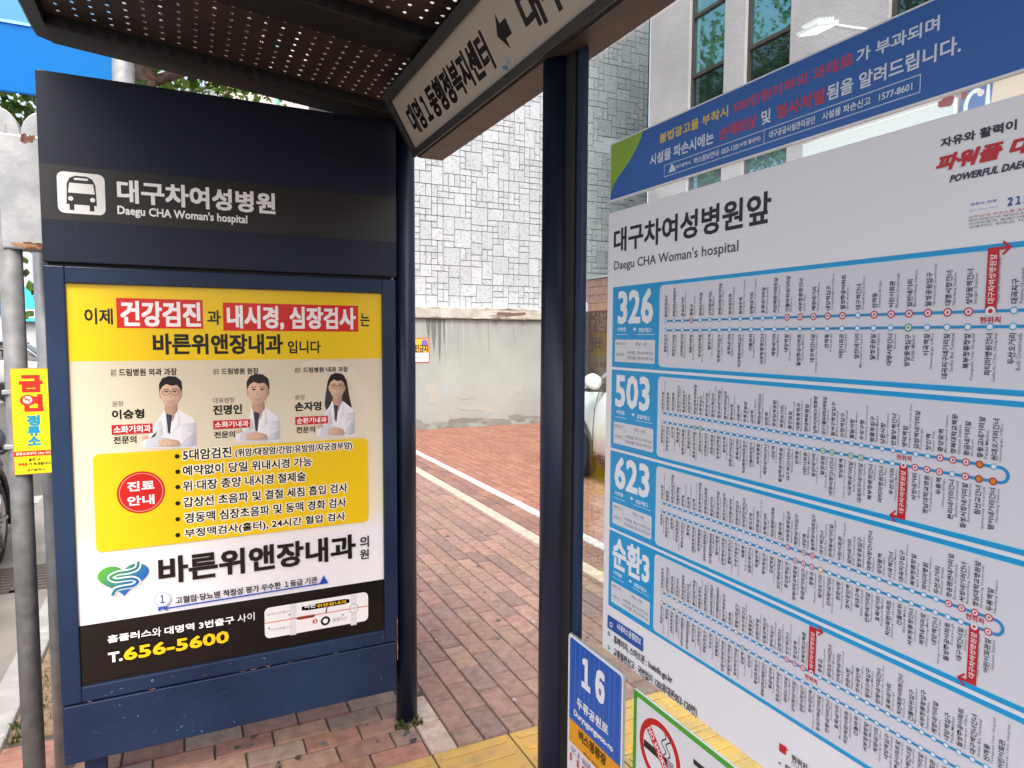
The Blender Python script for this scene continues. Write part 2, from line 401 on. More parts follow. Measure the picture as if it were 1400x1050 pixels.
for k in range(170):
    x, y = random.choice([(random.uniform(.8, 2.2), random.uniform(2.25, 6)), (random.uniform(-.3, .74), random.uniform(1.2, 2.6)), (random.uniform(1.5, 5.5), random.uniform(5, 10))])
    r = random.uniform(.004, .016); n = 9; i0 = len(V); ph = random.uniform(0, 6)
    V += [(x+r*(1+.25*math.sin(2*a+ph))*math.cos(a), y+r*(1+.25*math.sin(3*a+ph))*math.sin(a), .0032) for a in [2*math.pi*q/n for q in range(n)]]
    Fs.append(tuple(range(i0, i0+n))); c = random.choice([.05, .07, .09, .12, .30]); Cs.append((c, c*.93, c*.88))
tag(quads_mesh('gum_spots', V, Fs, Cs, M['print_matt'], kind='stuff'), 'dark chewing gum and dirt spots scattered over the pavers', 'gum spots')
# tree pit with earth and weeds
b = B(); b.box(KX+.01, -.33, 2.95, 4.6, -.05, -.004, M['earth'])
for k in range(60):
    x, y = random.uniform(KX+.04, -.36), random.uniform(3.0, 4.55); r = random.uniform(.01, .03)
    b.lathe((x, y, -.008), (0, 0, 1), [(0, r), (r*.4, r*.8), (r*.6, r*.3)], M['earth'], 6)
tag(b.build('tree_pit_earth'), kind='structure')
def grass(name, spots, label, hmin, hmax, n):
    V, Fs, Cs = [], [], []
    for (x, y, r) in spots:
        for k in range(n):
            a = random.uniform(0, 6.3); q = r*math.sqrt(random.random()); px, py = x+q*math.cos(a), y+q*math.sin(a)
            h = random.uniform(hmin, hmax); w = random.uniform(.0015, .004); t = random.uniform(0, 6.3); ln = h*random.uniform(.2, .9); d = random.uniform(0, 6.3)
            i = len(V); dx, dy = w*math.cos(t), w*math.sin(t); ex, ey = ln*math.cos(d), ln*math.sin(d)
            V += [(px-dx, py-dy, -.004), (px+dx, py+dy, -.004), (px+ex*.5+dx*.8, py+ey*.5+dy*.8, h*.7), (px+ex*.5-dx*.8, py+ey*.5-dy*.8, h*.7), (px+ex, py+ey, h)]
            c = random.choice([(.06, .10, .02), (.09, .13, .03), (.16, .14, .06), (.05, .085, .02)])
            Fs += [(i, i+1, i+2, i+3), (i+3, i+2, i+4)]; Cs += [c, c]
    o = quads_mesh(name, V, Fs, Cs, M['leaf'], kind='stuff'); return tag(o, label, 'grass')
grass('grass', [(.70, 2.42, .018), (.72, 2.405, .02), (-.50, 3.15, .10), (-.58, 3.4, .07), (-.45, 3.7, .1), (-.62, 2.95, .03), (-.63, 2.7, .02), (-.46, 4.2, .12), (-.42, 2.95, .05), (-.61, 3.05, .03), (.775, 2.415, .02)],
      'thin weeds growing round the post foot and in the kerbside earth', .006, .028, 30)

# road markings and far road
b = B()
for (x0, x1, y0, y1) in ((-1.75, -1.05, 7.85, 8.2), (-4.2, -4.05, -20, 8), (-4.2, -4.05, 13, 60)):
    b.box(x0, x1, y0, y1, -.14, -.139, M['kerb'])
tag(b.build('road_marking'), kind='structure')
# drain grate in the gutter
b = B(); gx0, gx1, gy0, gy1 = -1.25, -.80, 5.10, 5.66
b.box(gx0, gx1, gy0, gy1, -.138, -.125, M['black'])
dg = thing('drain_grate', (-1.02, 5.4, -.128), 'slotted iron drain grate in the concrete gutter beside the dark car', 'drain grate')
b.build('grate_pit', dg)
b = B(); M['iron'] = material('cast_iron', (.09, .08, .075), .7, col2=(.13, .10, .08), scale=30)
for k in range(9):
    y0 = gy0+k*.062; b.box(gx0, gx1, y0, y0+.03, -.1249, -.112, M['iron'])
for x0 in (gx0-.03, gx0+.2, gx1): b.box(x0, x0+.03, gy0, gy1, -.1247, -.110, M['iron'])
b.build('grate_bars', dg)

# ================================================================== RETAINING WALL, STONE BUILDING, MAUVE BUILDING
WY = 10.4
t = thing('retaining_wall', (4.5, WY+.1, 0), 'stained grey concrete retaining wall with a peeling cream coping', 'wall')
b = B(); b.box(3.0, 7.9, WY, WY+.25, -.1, 1.80, M['retain'], .01); b.build('wall', t)
b = B(); b.box(2.97, 7.9, WY-.06, WY+.28, 1.803, 1.995, M['coping'], .02); b.build('coping', t)
# water stains, pale scrubbed patches and the flaked coping, each with its own outline
st = Sheet(Plane((0, WY, 0), (1, 0, 0), (0, 0, 1)), .002)
def blob(s, u, v, ru, rv, col, n=36, rough=.3):
    ph = [random.uniform(0, 6.3) for _ in range(4)]
    pts = []
    for k in range(n):
        a = 2*math.pi*k/n; q = 1+rough*(.5*math.sin(2*a+ph[0])+.3*math.sin(3*a+ph[1])+.25*math.sin(5*a+ph[2])+.12*math.sin(8*a+ph[3])); pts.append((u+ru*q*math.cos(a), v+rv*q*math.sin(a)))
    s.poly(pts, col)
for k in range(46):
    u = random.uniform(3.4, 6.2); L_ = random.uniform(.15, .9); w = random.uniform(.006, .022)
    c = random.choice(['989B97', 'A0A29E', '8E918C', 'A3A5A1'])
    st.poly([(u-w, 1.80), (u+w, 1.80), (u+w*.7, 1.8-L_*.6), (u+w*.1, 1.8-L_), (u-w*.5, 1.8-L_*.55)], c)
for (u, L_, w) in ((3.62, .55, .05), (3.72, .75, .035), (3.53, .35, .04), (3.80, .45, .02)):
    st.poly([(u-w, 1.80), (u+w, 1.80), (u+w*.8, 1.8-L_*.5), (u+w*.2, 1.8-L_), (u-w*.6, 1.8-L_*.6)], '6C6E6B')
for (px, py, ru, rv, c) in ((593, 540, .12, .16, 'A6A69C'), (618, 553, .10, .16, 'A1A49F'), (648, 557, .18, .07, 'A4A7A1'), (667, 560, .12, .06, 'A9A89C'), (702, 535, .11, .10, 'A7AAA5'), (640, 541, .16, .05, 'A2A5A0')):
    u, v = st.pl.uv(px, py); blob(st, u, v, ru, rv, c, rough=.6)
for k in range(26):
    u = random.uniform(3.3, 6.2); blob(st, u, random.uniform(.02, .12), random.uniform(.04, .2), random.uniform(.02, .06), random.choice(['85857F', '8E8D86', '7C7B75']))
st.build('stain', t, M['print_matt'])
cp = Sheet(Plane((0, WY-.06, 0), (1, 0, 0), (0, 0, 1)), .0012)
u0, v0 = cp.pl.uv(679, 433); u1, v1 = cp.pl.uv(718, 427)
cp.poly([(u0, v0), (u0+.16, v0-.01), (u0+.34, v0+.02), (u1-.05, v0+.03), (u1+.02, v1-.03), (u1, v1), (u0+.3, v1-.02), (u0+.2, v1+.01), (u0+.01, v1)], '6F5A4C')
for k in range(26):
    u = random.uniform(3.2, 6.3); blob(cp, u, random.choice([1.82, 1.97, random.uniform(1.82, 1.98)]), random.uniform(.03, .14), random.uniform(.006, .02), random.choice(['8C8574', 'A59C88', '77705F', 'C9C4B4']), rough=.6)
cp.build('flaking', t, M['print_matt'])
# tow-away poster on the wall
wp = Plane((0, WY-.004, 0), (1, 0, 0), (0, 0, 1)); s = Sheet(wp, .0012)
t = thing('wall_poster', (wp.at(*wp.uv(580, 480))), 'small red bordered paper notice stuck on the grey retaining wall', 'poster')
a_, c_ = wp.uv(560, 496), wp.uv(587, 462)
b = B(); b.box(a_[0], c_[0], WY-.0045, WY-.0015, a_[1], c_[1], M['board_white']); b.build('backing', t)
s.rect(a_[0], a_[1], c_[0], c_[1], 'C2453A'); s.rect(a_[0]+.015, a_[1]+.015, c_[0]-.015, a_[1]+.16, 'EDE6E4'); s.rect(a_[0]+.015, a_[1]+.165, c_[0]-.015, c_[1]-.015, 'E8B548')
s.circle(c_[0]-.08, c_[1]-.08, .055, '7B62B5'); s.T('견인금지', (561, 482), (585, 471), '2B2520', .03); s.L([(562, 489), (584, 488)], .012, '9C8C88'); s.build('lettering', t, M['print'])

# stone-clad building
SY = 10.62
t = thing('stone_building', (5.5, SY, 0), 'pale building clad in irregular speckled stone blocks with dark joints', 'building')
b = B(); b.box(3.05, 8.0, SY, SY+8, 1.0, 13, M['stone_joint']); b.build('wall', t)
cell = .100; nx, nz = int(4.94/cell), int(9.6/cell); occ = np.zeros((nx, nz), bool); b = B()
sizes = [(2, 3), (2, 2), (3, 2), (2, 1), (2, 1), (1, 2), (2, 1), (1, 1), (1, 1), (2, 2), (1, 1), (3, 3), (2, 1), (1, 2)]
V, Fs, Cs = [], [], []
for j in range(nz):
    for i in range(nx):
        if occ[i, j]: continue
        random.shuffle(sizes)
        for (w, h) in sizes + [(1, 1)]:
            if i+w <= nx and j+h <= nz and not occ[i:i+w, j:j+h].any(): break
        occ[i:i+w, j:j+h] = True
        x0, x1, z0, z1 = 3.06+i*cell+.0022, 3.06+(i+w)*cell-.0022, 1.99+j*cell+.0022, 1.99+(j+h)*cell-.0022
        d = .022+random.uniform(0, .004); k = len(V); e = .004
        V += [(x0, SY-.001, z0), (x1, SY-.001, z0), (x1, SY-.001, z1), (x0, SY-.001, z1), (x0+e, SY-d, z0+e), (x1-e, SY-d, z0+e), (x1-e, SY-d, z1-e), (x0+e, SY-d, z1-e)]
        tn = random.uniform(.90, 1.06); tn = (.48*tn, .505*tn, .535*tn)
        for q in ((4, 5, 6, 7), (0, 1, 5, 4), (1, 2, 6, 5), (2, 3, 7, 6), (3, 0, 4, 7)): Fs.append(tuple(k+n for n in q)); Cs.append(tn)
quads_mesh('stone_cladding', V, Fs, Cs, M['stone'], t)

# mauve rendered building facing the pavement
MX, KM = 6.06, 6.06/8.012
SYv = lambda y: y*KM
SZv = lambda z: 1.5+(z-1.5)*KM
YE = SYv(10.6)
t = thing('mauve_building', (MX, 2, 0), 'mauve stucco building with tall teal windows in bronze frames', 'building')
b = B(); b.box(MX+.12, MX+9, -12, YE, -.1, 11, M['stone_joint']); b.build('core', t)
# facade leaves openings: piers + spandrels
wins = []          # (y0, y1, z0, z1)
for (ya, yb) in ((8.653, 9.52), (7.309, 8.204), (4.60, 5.775), (3.2, 4.1), (1.6, 2.5), (-.1, .8), (-2.0, -1.1)):
    ya, yb = SYv(ya), SYv(yb)
    wins.append((ya, yb, SZv(4.95), SZv(8.9)))
    wins.append((ya, yb, SZv(10.2), SZv(13.2)))
    if ya > 5: wins.append((ya, yb, SZv(3.15), SZv(4.5)))
def facade(b, x0, x1, y0, y1, z0, z1, holes, m):
    ys = sorted({y0, y1, *[h[0] for h in holes], *[h[1] for h in holes]}); zs = sorted({z0, z1, *[h[2] for h in holes], *[h[3] for h in holes]})
    V, Fs = [], []
    inside = lambda y, z: any(h[0] < y < h[1] and h[2] < z < h[3] for h in holes)
    for ya, yb in zip(ys, ys[1:]):
        for za, zb in zip(zs, zs[1:]):
            if inside((ya+yb)/2, (za+zb)/2): continue
            f = [b.bm.verts.new((x0, y, z)) for y, z in ((ya, za), (ya, zb), (yb, zb), (yb, za))]; b._fin([b.bm.faces.new(f)], m)
    for (ya, yb, za, zb) in holes:
        for q in (((ya, za), (yb, za)), ((yb, za), (yb, zb)), ((yb, zb), (ya, zb)), ((ya, zb), (ya, za))):
            f = [b.bm.verts.new(p) for p in ((x0, *q[0]), (x0, *q[1]), (x1, *q[1]), (x1, *q[0]))]; b._fin([b.bm.faces.new(f)], m)
b = B(); facade(b, MX, MX+.119, -12, YE, -.1, 11, wins, M['stucco']); b.build('wall', t)
for (ya, yb, za, zb) in wins:
    b = B(); fx0, fx1, w = MX+.045, MX+.10, .042; tall = abs(za-SZv(4.95)) < .01
    b.box(fx0, fx1, ya, ya+w, za, zb, M['bronze']); b.box(fx0, fx1, yb-w, yb, za, zb, M['bronze'])
    rails = [za, zb-w]
    if tall: rails += [SZv(6.02), SZv(7.03)]
    for r in rails: b.box(fx0-.004, fx1, ya+w, yb-w, r, r+w, M['bronze'])
    wn = b.build('window', t)
    rr_ = [za]+([SZv(6.02), SZv(7.03)] if tall else [])+[zb-w]
    for k in range(len(rr_)-1):
        b = B(); b.box(MX+.072, MX+.08, ya+w, yb-w, rr_[k]+w, rr_[k+1], M['pane'] if k or not tall else M['pane_dark']); b.build('pane', wn)
# floodlight on the facade
FP = lambda x, y, z: (MX-(8.012-x)*KM, SYv(y), SZv(z))
t = thing('floodlight', FP(8.012, 5.9, 5.4), 'white LED floodlight on an angled arm on the mauve wall', 'floodlight')
b = B(); b.tube([FP(8.012, 5.90, 5.40), FP(7.76, 6.08, 5.46), FP(7.59, 6.22, 5.52)], .017, M['white'], 10); b.build('arm', t)
b = B()
b.prism([FP(7.65, 6.20, 5.60), FP(7.27, 6.20, 5.48), FP(7.27, 6.20, 5.44), FP(7.65, 6.20, 5.55)], (0, .34*KM, 0), M['white'], .006)
for k in range(5):
    p0, p1 = FP(7.33+.065*k, 6.24, 5.535+.016*k), FP(7.345+.065*k, 6.50, 5.575+.016*k); b.box(p0[0], p1[0], p0[1], p1[1], p0[2], p1[2], M['white'])
b.build('head', t)
M['led'] = bpy.data.materials.new('led_panel'); M['led'].use_nodes = True
_p = M['led'].node_tree.nodes['Principled BSDF']; _p.inputs['Base Color'].default_value = (.8, .8, .8, 1); _p.inputs['Emission Color'].default_value = (1, 1, .96, 1); _p.inputs['Emission Strength'].default_value = .5
b = B(); b.prism([FP(7.62, 6.22, 5.533), FP(7.30, 6.22, 5.440), FP(7.30, 6.22, 5.432), FP(7.62, 6.22, 5.525)], (0, .30*KM, 0), M['led']); b.build('lamp', t)
# shop signs on the facade below
t = thing('white_signboard', (MX, SYv(5.8), SZv(4.1)), 'long plain white signboard box on the mauve wall', 'signboard')
b = B(); b.box(MX-.12, MX-.002, SYv(4.80), SYv(6.89), SZv(3.5), SZv(4.22), M['white'], .008); b.build('box', t)
s = Sheet(Plane((MX-.12, 0, 0), (0, -1, 0), (0, 0, 1)), .001); blob(s, -SYv(4.90), SZv(4.215)-.01, .08, .04, '8E3A36'); s.build('lettering', t, M['print'])
t = thing('peach_signboard', (MX, SYv(4.0), SZv(4.1)), 'peach and blue shop signboard with white letters', 'signboard')
b = B(); b.box(MX-.10, MX-.002, SYv(3.0), SYv(4.76), SZv(3.5), SZv(4.6), material('peach_board', lin('E8CDBB'), .5), .008); b.build('box', t)
s = Sheet(Plane((MX-.10, 0, 0), (0, -1, 0), (0, 0, 1)), .001); q = lambda u, v: (u*KM, SZv(v))
s.poly([q(*w) for w in ((-4.755, 3.6), (-4.46, 3.6), (-4.42, 4.3), (-4.46, 4.5), (-4.755, 4.5))], '5D76B4'); s.poly([q(*w) for w in ((-4.754, 4.18), (-4.70, 4.18), (-4.68, 4.5), (-4.754, 4.5))], 'A34B49')
s.line([q(-4.60+.10*math.cos(a), 4.07+.16*math.sin(a)) for a in [math.radians(60+k*15) for k in range(17)]], .034, 'F2F2EE')
s.circle(*q(-4.545, 4.19), .027, 'F0D8D4'); s.poly([q(*w) for w in ((-4.50, 4.0), (-4.44, 4.0), (-4.46, 4.3), (-4.48, 4.3))], 'F2F2EE'); s.build('lettering', t, M['print'])

# low pink-tiled wall
TX = 6.0
t = thing('tiled_wall', (TX+.15, 6.5, 0), 'low wall of pink rectangular tiles behind the white car', 'wall')
b = B(); b.box(TX, TX+.055, 2.6, YE+.005, -.1, 2.455, M['tile_joint']); b.box(TX, TX+.3, YE+.006, 9.9, -.1, 2.455, M['tile_joint']); b.build('core', t)
b = B(); b.box(TX-.02, TX+.056, 2.6, YE+.005, 2.458, 2.50, M['stone_plain']); b.box(TX-.02, TX+.32, YE+.006, 9.9, 2.458, 2.50, M['stone_plain']); b.build('coping', t)
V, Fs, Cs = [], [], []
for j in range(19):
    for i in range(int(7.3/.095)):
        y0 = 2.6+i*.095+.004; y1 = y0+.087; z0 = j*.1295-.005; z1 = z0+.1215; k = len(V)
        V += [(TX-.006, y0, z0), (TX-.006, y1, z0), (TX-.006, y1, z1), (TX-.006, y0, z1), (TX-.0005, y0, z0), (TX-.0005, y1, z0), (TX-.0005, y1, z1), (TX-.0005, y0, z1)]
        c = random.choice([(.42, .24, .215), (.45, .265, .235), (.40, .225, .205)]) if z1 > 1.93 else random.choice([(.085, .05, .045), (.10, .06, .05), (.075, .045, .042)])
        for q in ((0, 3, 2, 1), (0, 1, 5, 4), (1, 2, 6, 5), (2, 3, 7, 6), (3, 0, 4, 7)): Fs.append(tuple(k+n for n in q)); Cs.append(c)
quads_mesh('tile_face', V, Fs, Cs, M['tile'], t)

# ================================================================== BUS SHELTER
PX, PR = .744, .041
sh = thing('bus_shelter', (.5, 1.3, 0), 'navy bus shelter with round posts, glass back and perforated dark roof', 'bus shelter')
zb = lambda x: 2.345-.1*x
for y in (2.47, 1.295, -.60):
    b = B(); b.tube([(PX, y, -.01), (PX, y, zb(PX)+.0)], PR, M['navy_post'], 28); b.lathe((PX, y, 0), (0, 0, 1), [(-.005, PR+.004), (.002, PR+.0035), (.004, PR+.0005)], M['joint'], 28); b.build('post', sh)
# roof beams (shallow, tapering to the road side)
def slab(b, x0, x1, y0, y1, h, m, lift=0, bev=0):
    pts = [(x0, y0, zb(x0)+lift), (x1, y0, zb(x1)+lift), (x1, y0, zb(x1)+lift+h), (x0, y0, zb(x0)+lift+h)]
    b.prism(pts, (0, y1-y0, 0), m, bev)
RX0, RX1 = -.36, .80
beams = [(2.35, 2.49), (1.755, 1.897), (1.155, 1.297), (.555, .697), (-.045, .097), (-.645, -.503)]
for (y0, y1) in beams:
    b = B(); slab(b, RX0+.02, RX1, y0, y1, .05, M['dark_metal'], 0, .004); b.build('roof_beam', sh)
b = B()
pr = [(RX0+.02, 0, zb(RX0)+.002), (RX0-.02, 0, zb(RX0)+.014), (RX0-.035, 0, zb(RX0)+.04), (RX0-.03, 0, zb(RX0)+.075), (RX0+.02, 0, zb(RX0)+.08)]
b.prism([(p[0], -.645, p[2]) for p in pr], (0, 2.49+.645, 0), M['dark_metal']); b.build('roof_edge', sh)
PIT, HR = .0435, .0058
for (ya, yb) in [(beams[i+1][1], beams[i][0]) for i in range(len(beams)-1)]:
    V, Fs = [], []; lift = .036
    ny = int((yb-ya-.01)/PIT); oy = (yb-ya-ny*PIT)/2; nx = 25; ox = (RX1-RX0-.04-nx*PIT)/2
    put = lambda x, y: V.append((x, y, zb(x)+lift)) or len(V)-1
    for i in range(nx):
        for j in range(ny):
            cx, cy = RX0+.02+ox+(i+.5)*PIT, ya+oy+(j+.5)*PIT; h = PIT/2
            sq = [(h, 0), (h, h), (0, h), (-h, h), (-h, 0), (-h, -h), (0, -h), (h, -h)]
            a = [put(cx+p, cy+q) for p, q in sq]; c = [put(cx+HR*math.cos(k*math.pi/4), cy+HR*math.sin(k*math.pi/4)) for k in range(8)]
            for k in range(8): Fs.append((a[k], a[(k+1) % 8], c[(k+1) % 8], c[k]))
    def strip(x0, x1, y0, y1):
        k = [put(x0, y0), put(x1, y0), put(x1, y1), put(x0, y1)]; Fs.append(tuple(k))
    xa, xb = RX0+.02+ox, RX0+.02+ox+nx*PIT
    strip(RX0-.02, xa, ya, yb); strip(xb, RX1, ya, yb)
    if oy > 1e-4: strip(xa, xb, ya, ya+oy); strip(xa, xb, yb-oy, yb)
    o = quads_mesh('roof_panel', V, Fs, None, M['perf'], sh)
    md = o.modifiers.new('thickness', 'SOLIDIFY'); md.thickness = .0016; md.offset = 1
# glazing
GX = .752
b = B(); b.box(GX, GX+.008, -.55, 1.200, .30, 2.06, M['glass']); b.build('glass_pane', sh)
b = B(); b.box(PX-.012, PX+.0065, 1.222, 1.262, .12, 2.09, M['black'], .003); b.build('gasket', sh)
b = B(); b.box(PX-.006, PX+.0075, 1.196, 1.2215, .12, 2.09, M['navy'], .003); b.build('glazing_frame', sh)
b = B(); b.box(PX-.006, PX+.026, -.55, 1.195, .25, .298, M['navy'], .003); b.build('glazing_rail', sh)

# direction sign under the roof edge: face tilted towards the passengers
top = Vector((.596, 0, 2.275)); bot = Vector((.70, 0, 2.094)); vdir = (top-bot).normalized(); H = (top-bot).length
SP = Plane((.70, 2.171, 2.094), (0, -1, 0), vdir)
ds = thing('direction_sign', (.72, .8, 2.1), 'long white overhead sign in a grey frame with black arrow and district office lettering', 'sign')
Y1, Y0 = 2.171, -.64
b = B()
prof = [(.702, Y0, 2.092), (.79, Y0, 2.092), (.79, Y0, 2.245), (.62, Y0, 2.268), (.604, Y0, 2.262)]
b.prism(prof, (0, Y1-Y0, 0), M['sign_frame']); b.build('housing', ds)
b = B(); b.box(.704, .786, Y0, Y1-.005, 2.0895, 2.0915, M['sign_under']); b.build('underside', ds)
def fbar(b, u0, u1, v0, v1, d0, d1, m, bev=.003):
    p = [SP.at(u0, v0, d0), SP.at(u1, v0, d0), SP.at(u1, v1, d0), SP.at(u0, v1, d0)]; b.prism(p, SP.n*(d1-d0), m, bev)
UL = Y1-Y0
b = B(); fbar(b, .0, UL, .0, .0215, .001, .014, M['sign_frame']); fbar(b, .0, UL, .179, H, .001, .014, M['sign_frame']); fbar(b, .0, .028, .0217, .1788, .001, .0135, M['sign_frame']); b.build('frame', ds)
s = Sheet(SP, .002); s.rect(.026, .019, UL-.03, .181, 'C9C5BC')
s.T('대명1동행정복지센터', (562, 168), (675.6, 84), '15110F', .035)
def sbox(st, px0, px1, v0, v1, **k):
    s.text(st, SP.uv(*px0)[0], v0, SP.uv(*px1)[0], v1, '15110F', .035, **k)
s.V, s.Fc, s.C, s.nv = s.V[:1], s.Fc[:1], s.C[:1], 4
sbox('대명１동행정복지센터', (556, 155), (676, 82), .048, .136)
ua, ub = SP.uv(679, 45)[0], SP.uv(698, 38)[0]; vm = .098; aw = .04
s.poly([(ua, vm), (ua+(ub-ua)*.5, vm+aw), (ua+(ub-ua)*.5, vm+.017), (ub, vm+.017), (ub, vm-.017), (ua+(ub-ua)*.5, vm-.017), (ua+(ub-ua)*.5, vm-aw)], '1A1614')
u0 = SP.uv(713, 20)[0]; sbox('대구차여성병원', (713, 20), (752, 5), .055, .142) if False else s.text('대구차여성병원', u0, .050, u0+.62, .140, '15110F', .035)
b_ = SP.uv(692, 92); blob(s, b_[0], b_[1], .010, .007, '6F8FBE', rough=.7); blob(s, b_[0]+.02, b_[1]+.008, .012, .006, 'A9B6C8', rough=.9)
s.build('lettering', ds, M['print'])

# ================================================================== ADVERTISING PANEL
AY = 2.42
AP = Plane((0, AY, 0), (1, 0, 0), (0, 0, 1))
ap = thing('advertising_panel', (.17, AY+.1, 0), 'navy advertising light box with yellow clinic poster and bus stop name band', 'advertising panel')
xl, xr = AP.uv(47, 97)[0], AP.uv(541, 167)[0]; zt = AP.uv(300, 131)[1]; zh = AP.uv(300, 370)[1]; zs = AP.uv(300, 925)[1]; zbm = AP.uv(300, 1000)[1]
b = B(); b.box(xl, xr, AY, AY+.18, zh+.004, zt, M['navy_shaded'], .004); b.build('header_box', ap)
pl0, pt0 = AP.uv(88.3, 386.7); pr0, pb0 = AP.uv(526.5, 862)
xl2, xr2 = AP.uv(59.5, 365)[0]-.002, AP.uv(541, 500)[0]+.002
b = B(); z0, z1 = zs+.003, zh-.006
def pbar(x0, x1, za, zb_): b.box(x0, x1, AY, AY+.17, za, zb_, M['navy'], .003)
pbar(xl2, pl0, z0, z1); pbar(pr0, xr2, z0, z1); pbar(pl0+.0002, pr0-.0002, pt0, z1-.0003); pbar(pl0+.0002, pr0-.0002, z0+.0003, pb0)
b.build('light_box_frame', ap)
for z in (zh-.001, zs): b = B(); b.box(xl2+.01, xr2-.01, AY+.02, AY+.16, z-.010, z+.010, M['black']); b.build('shadow_gap', ap)
b = B(); b.box(xl2, xr2-.006, AY+.002, AY+.16, zbm, zs-.003, M['navy'], .004); b.build('skirt', ap)
for px in ((112, 135),):
    x0 = AP.uv(px[0], 1048)[0]; b = B(); b.box(x0, x0+.06, AY+.05, AY+.11, -.01, zbm+.01, M['navy'], .004); b.build('leg', ap)
# --- poster
PP = Plane((0, AY+.012, 0), (1, 0, 0), (0, 0, 1))
class PSheet(Sheet): pass
s = Sheet(AP, .0); s.pl = AP
s.d = -.0120
w_ = (pl0, pb0, pr0, pt0)
b = B(); b.box(pl0-.002, pr0+.002, AY+.0125, AY+.02, pb0-.002, pt0+.002, M['board_white']); pst = b.build('poster', ap)
# ground colours
vY = AP.uv(300, 492.6)[1]; vW0 = AP.uv(106, 760)[1]; vW1 = AP.uv(106, 776)[1]; vK = AP.uv(107.3, 858.3)[1]
s.rect(pl0, pb0, pr0, pt0, 'EFEDF2')
s.gpoly([(pl0, vW1), (pr0, vW1), (pr0, vW0+.05), (pl0, vW0+.05)], ['EFEDF2', 'EFEDF2', 'EDE3C8', 'EDE3C8'])
s.gpoly([(pl0, vW0+.05), (pr0, vW0+.05), (pr0, vY), (pl0, vY)], ['EDE3C8', 'EDE3C8', 'DDD3BC', 'DAD0B6'])
s.rect(pl0, vY, pr0, pt0, 'F2CC10')
cxw, czw = AP.uv(460, 430)
for (cx, cz, r, a0, a1, c) in ((AP.uv(440, 560)[0], AP.uv(440, 560)[1], .16, -60, 120, 'E4DBC4'),):
    s.line([(cx+r*math.cos(math.radians(a)), cz+r*math.sin(math.radians(a))) for a in range(a0, a1, 10)], .03, c)
s.rect(pl0, pb0, pr0, vK, '100D0C')
K, RED, W = '1A1512', 'D9231C', 'FBF8F8'
s.T('이제', (115, 443.3), (153.3, 421.7), K, .02)
s.R((159.5, 448.5), (277, 410), RED); s.T('건강검진', (165, 446), (274, 413.5), W, .028)
s.T('과', (284, 444), (301.7, 424), K, .02)
s.R((305.7, 452), (490.6, 418), RED); s.T('내시경, 심장검사', (311, 450), (487, 421), W, .027)
s.T('는', (493.7, 446), (506.3, 428.6), K, .02)
s.T('바른위앤장내과', (209.3, 485), (387, 457), K, .028); s.T('입니다', (394.3, 483.4), (439, 465.7), K, .02)
for (a, bb) in (((150.7, 515), (241.7, 503.3)), ((291.7, 512.7), (353.7, 503)), ((403.7, 510), (476.6, 501.4))):
    tx = {150.7: '드림병원 외과 과장', 291.7: '드림병원 원장', 403.7: '드림병원 내과 과장'}[a[0]]
    d = 11.5; s.T('前', a, (a[0]+8, bb[1]+ (a[1]-bb[1])*.1), '6A655E'); s.T(tx, (a[0]+d, a[1]-.4), bb, K, .02)
s.T('원장', (152.7, 556.7), (168.3, 548.3), '6A655E'); s.T('대표원장', (291.7, 551.7), (321.4, 543.4), '6A655E'); s.T('원장', (404, 547), (417.7, 540), '6A655E')
s.T('이승형', (152.7, 574), (196.7, 559.3), K, .03); s.T('진명인', (291.7, 568), (331, 553), K, .03); s.T('손자영', (403.7, 562.9), (440, 549), K, .03)
s.T('전문의', (155, 608), (186, 596), K, .02); s.T('전문의', (293.3, 600), (321.4, 589.4), K, .02); s.T('전문의', (405.7, 592.9), (431.4, 582.9), K, .02)
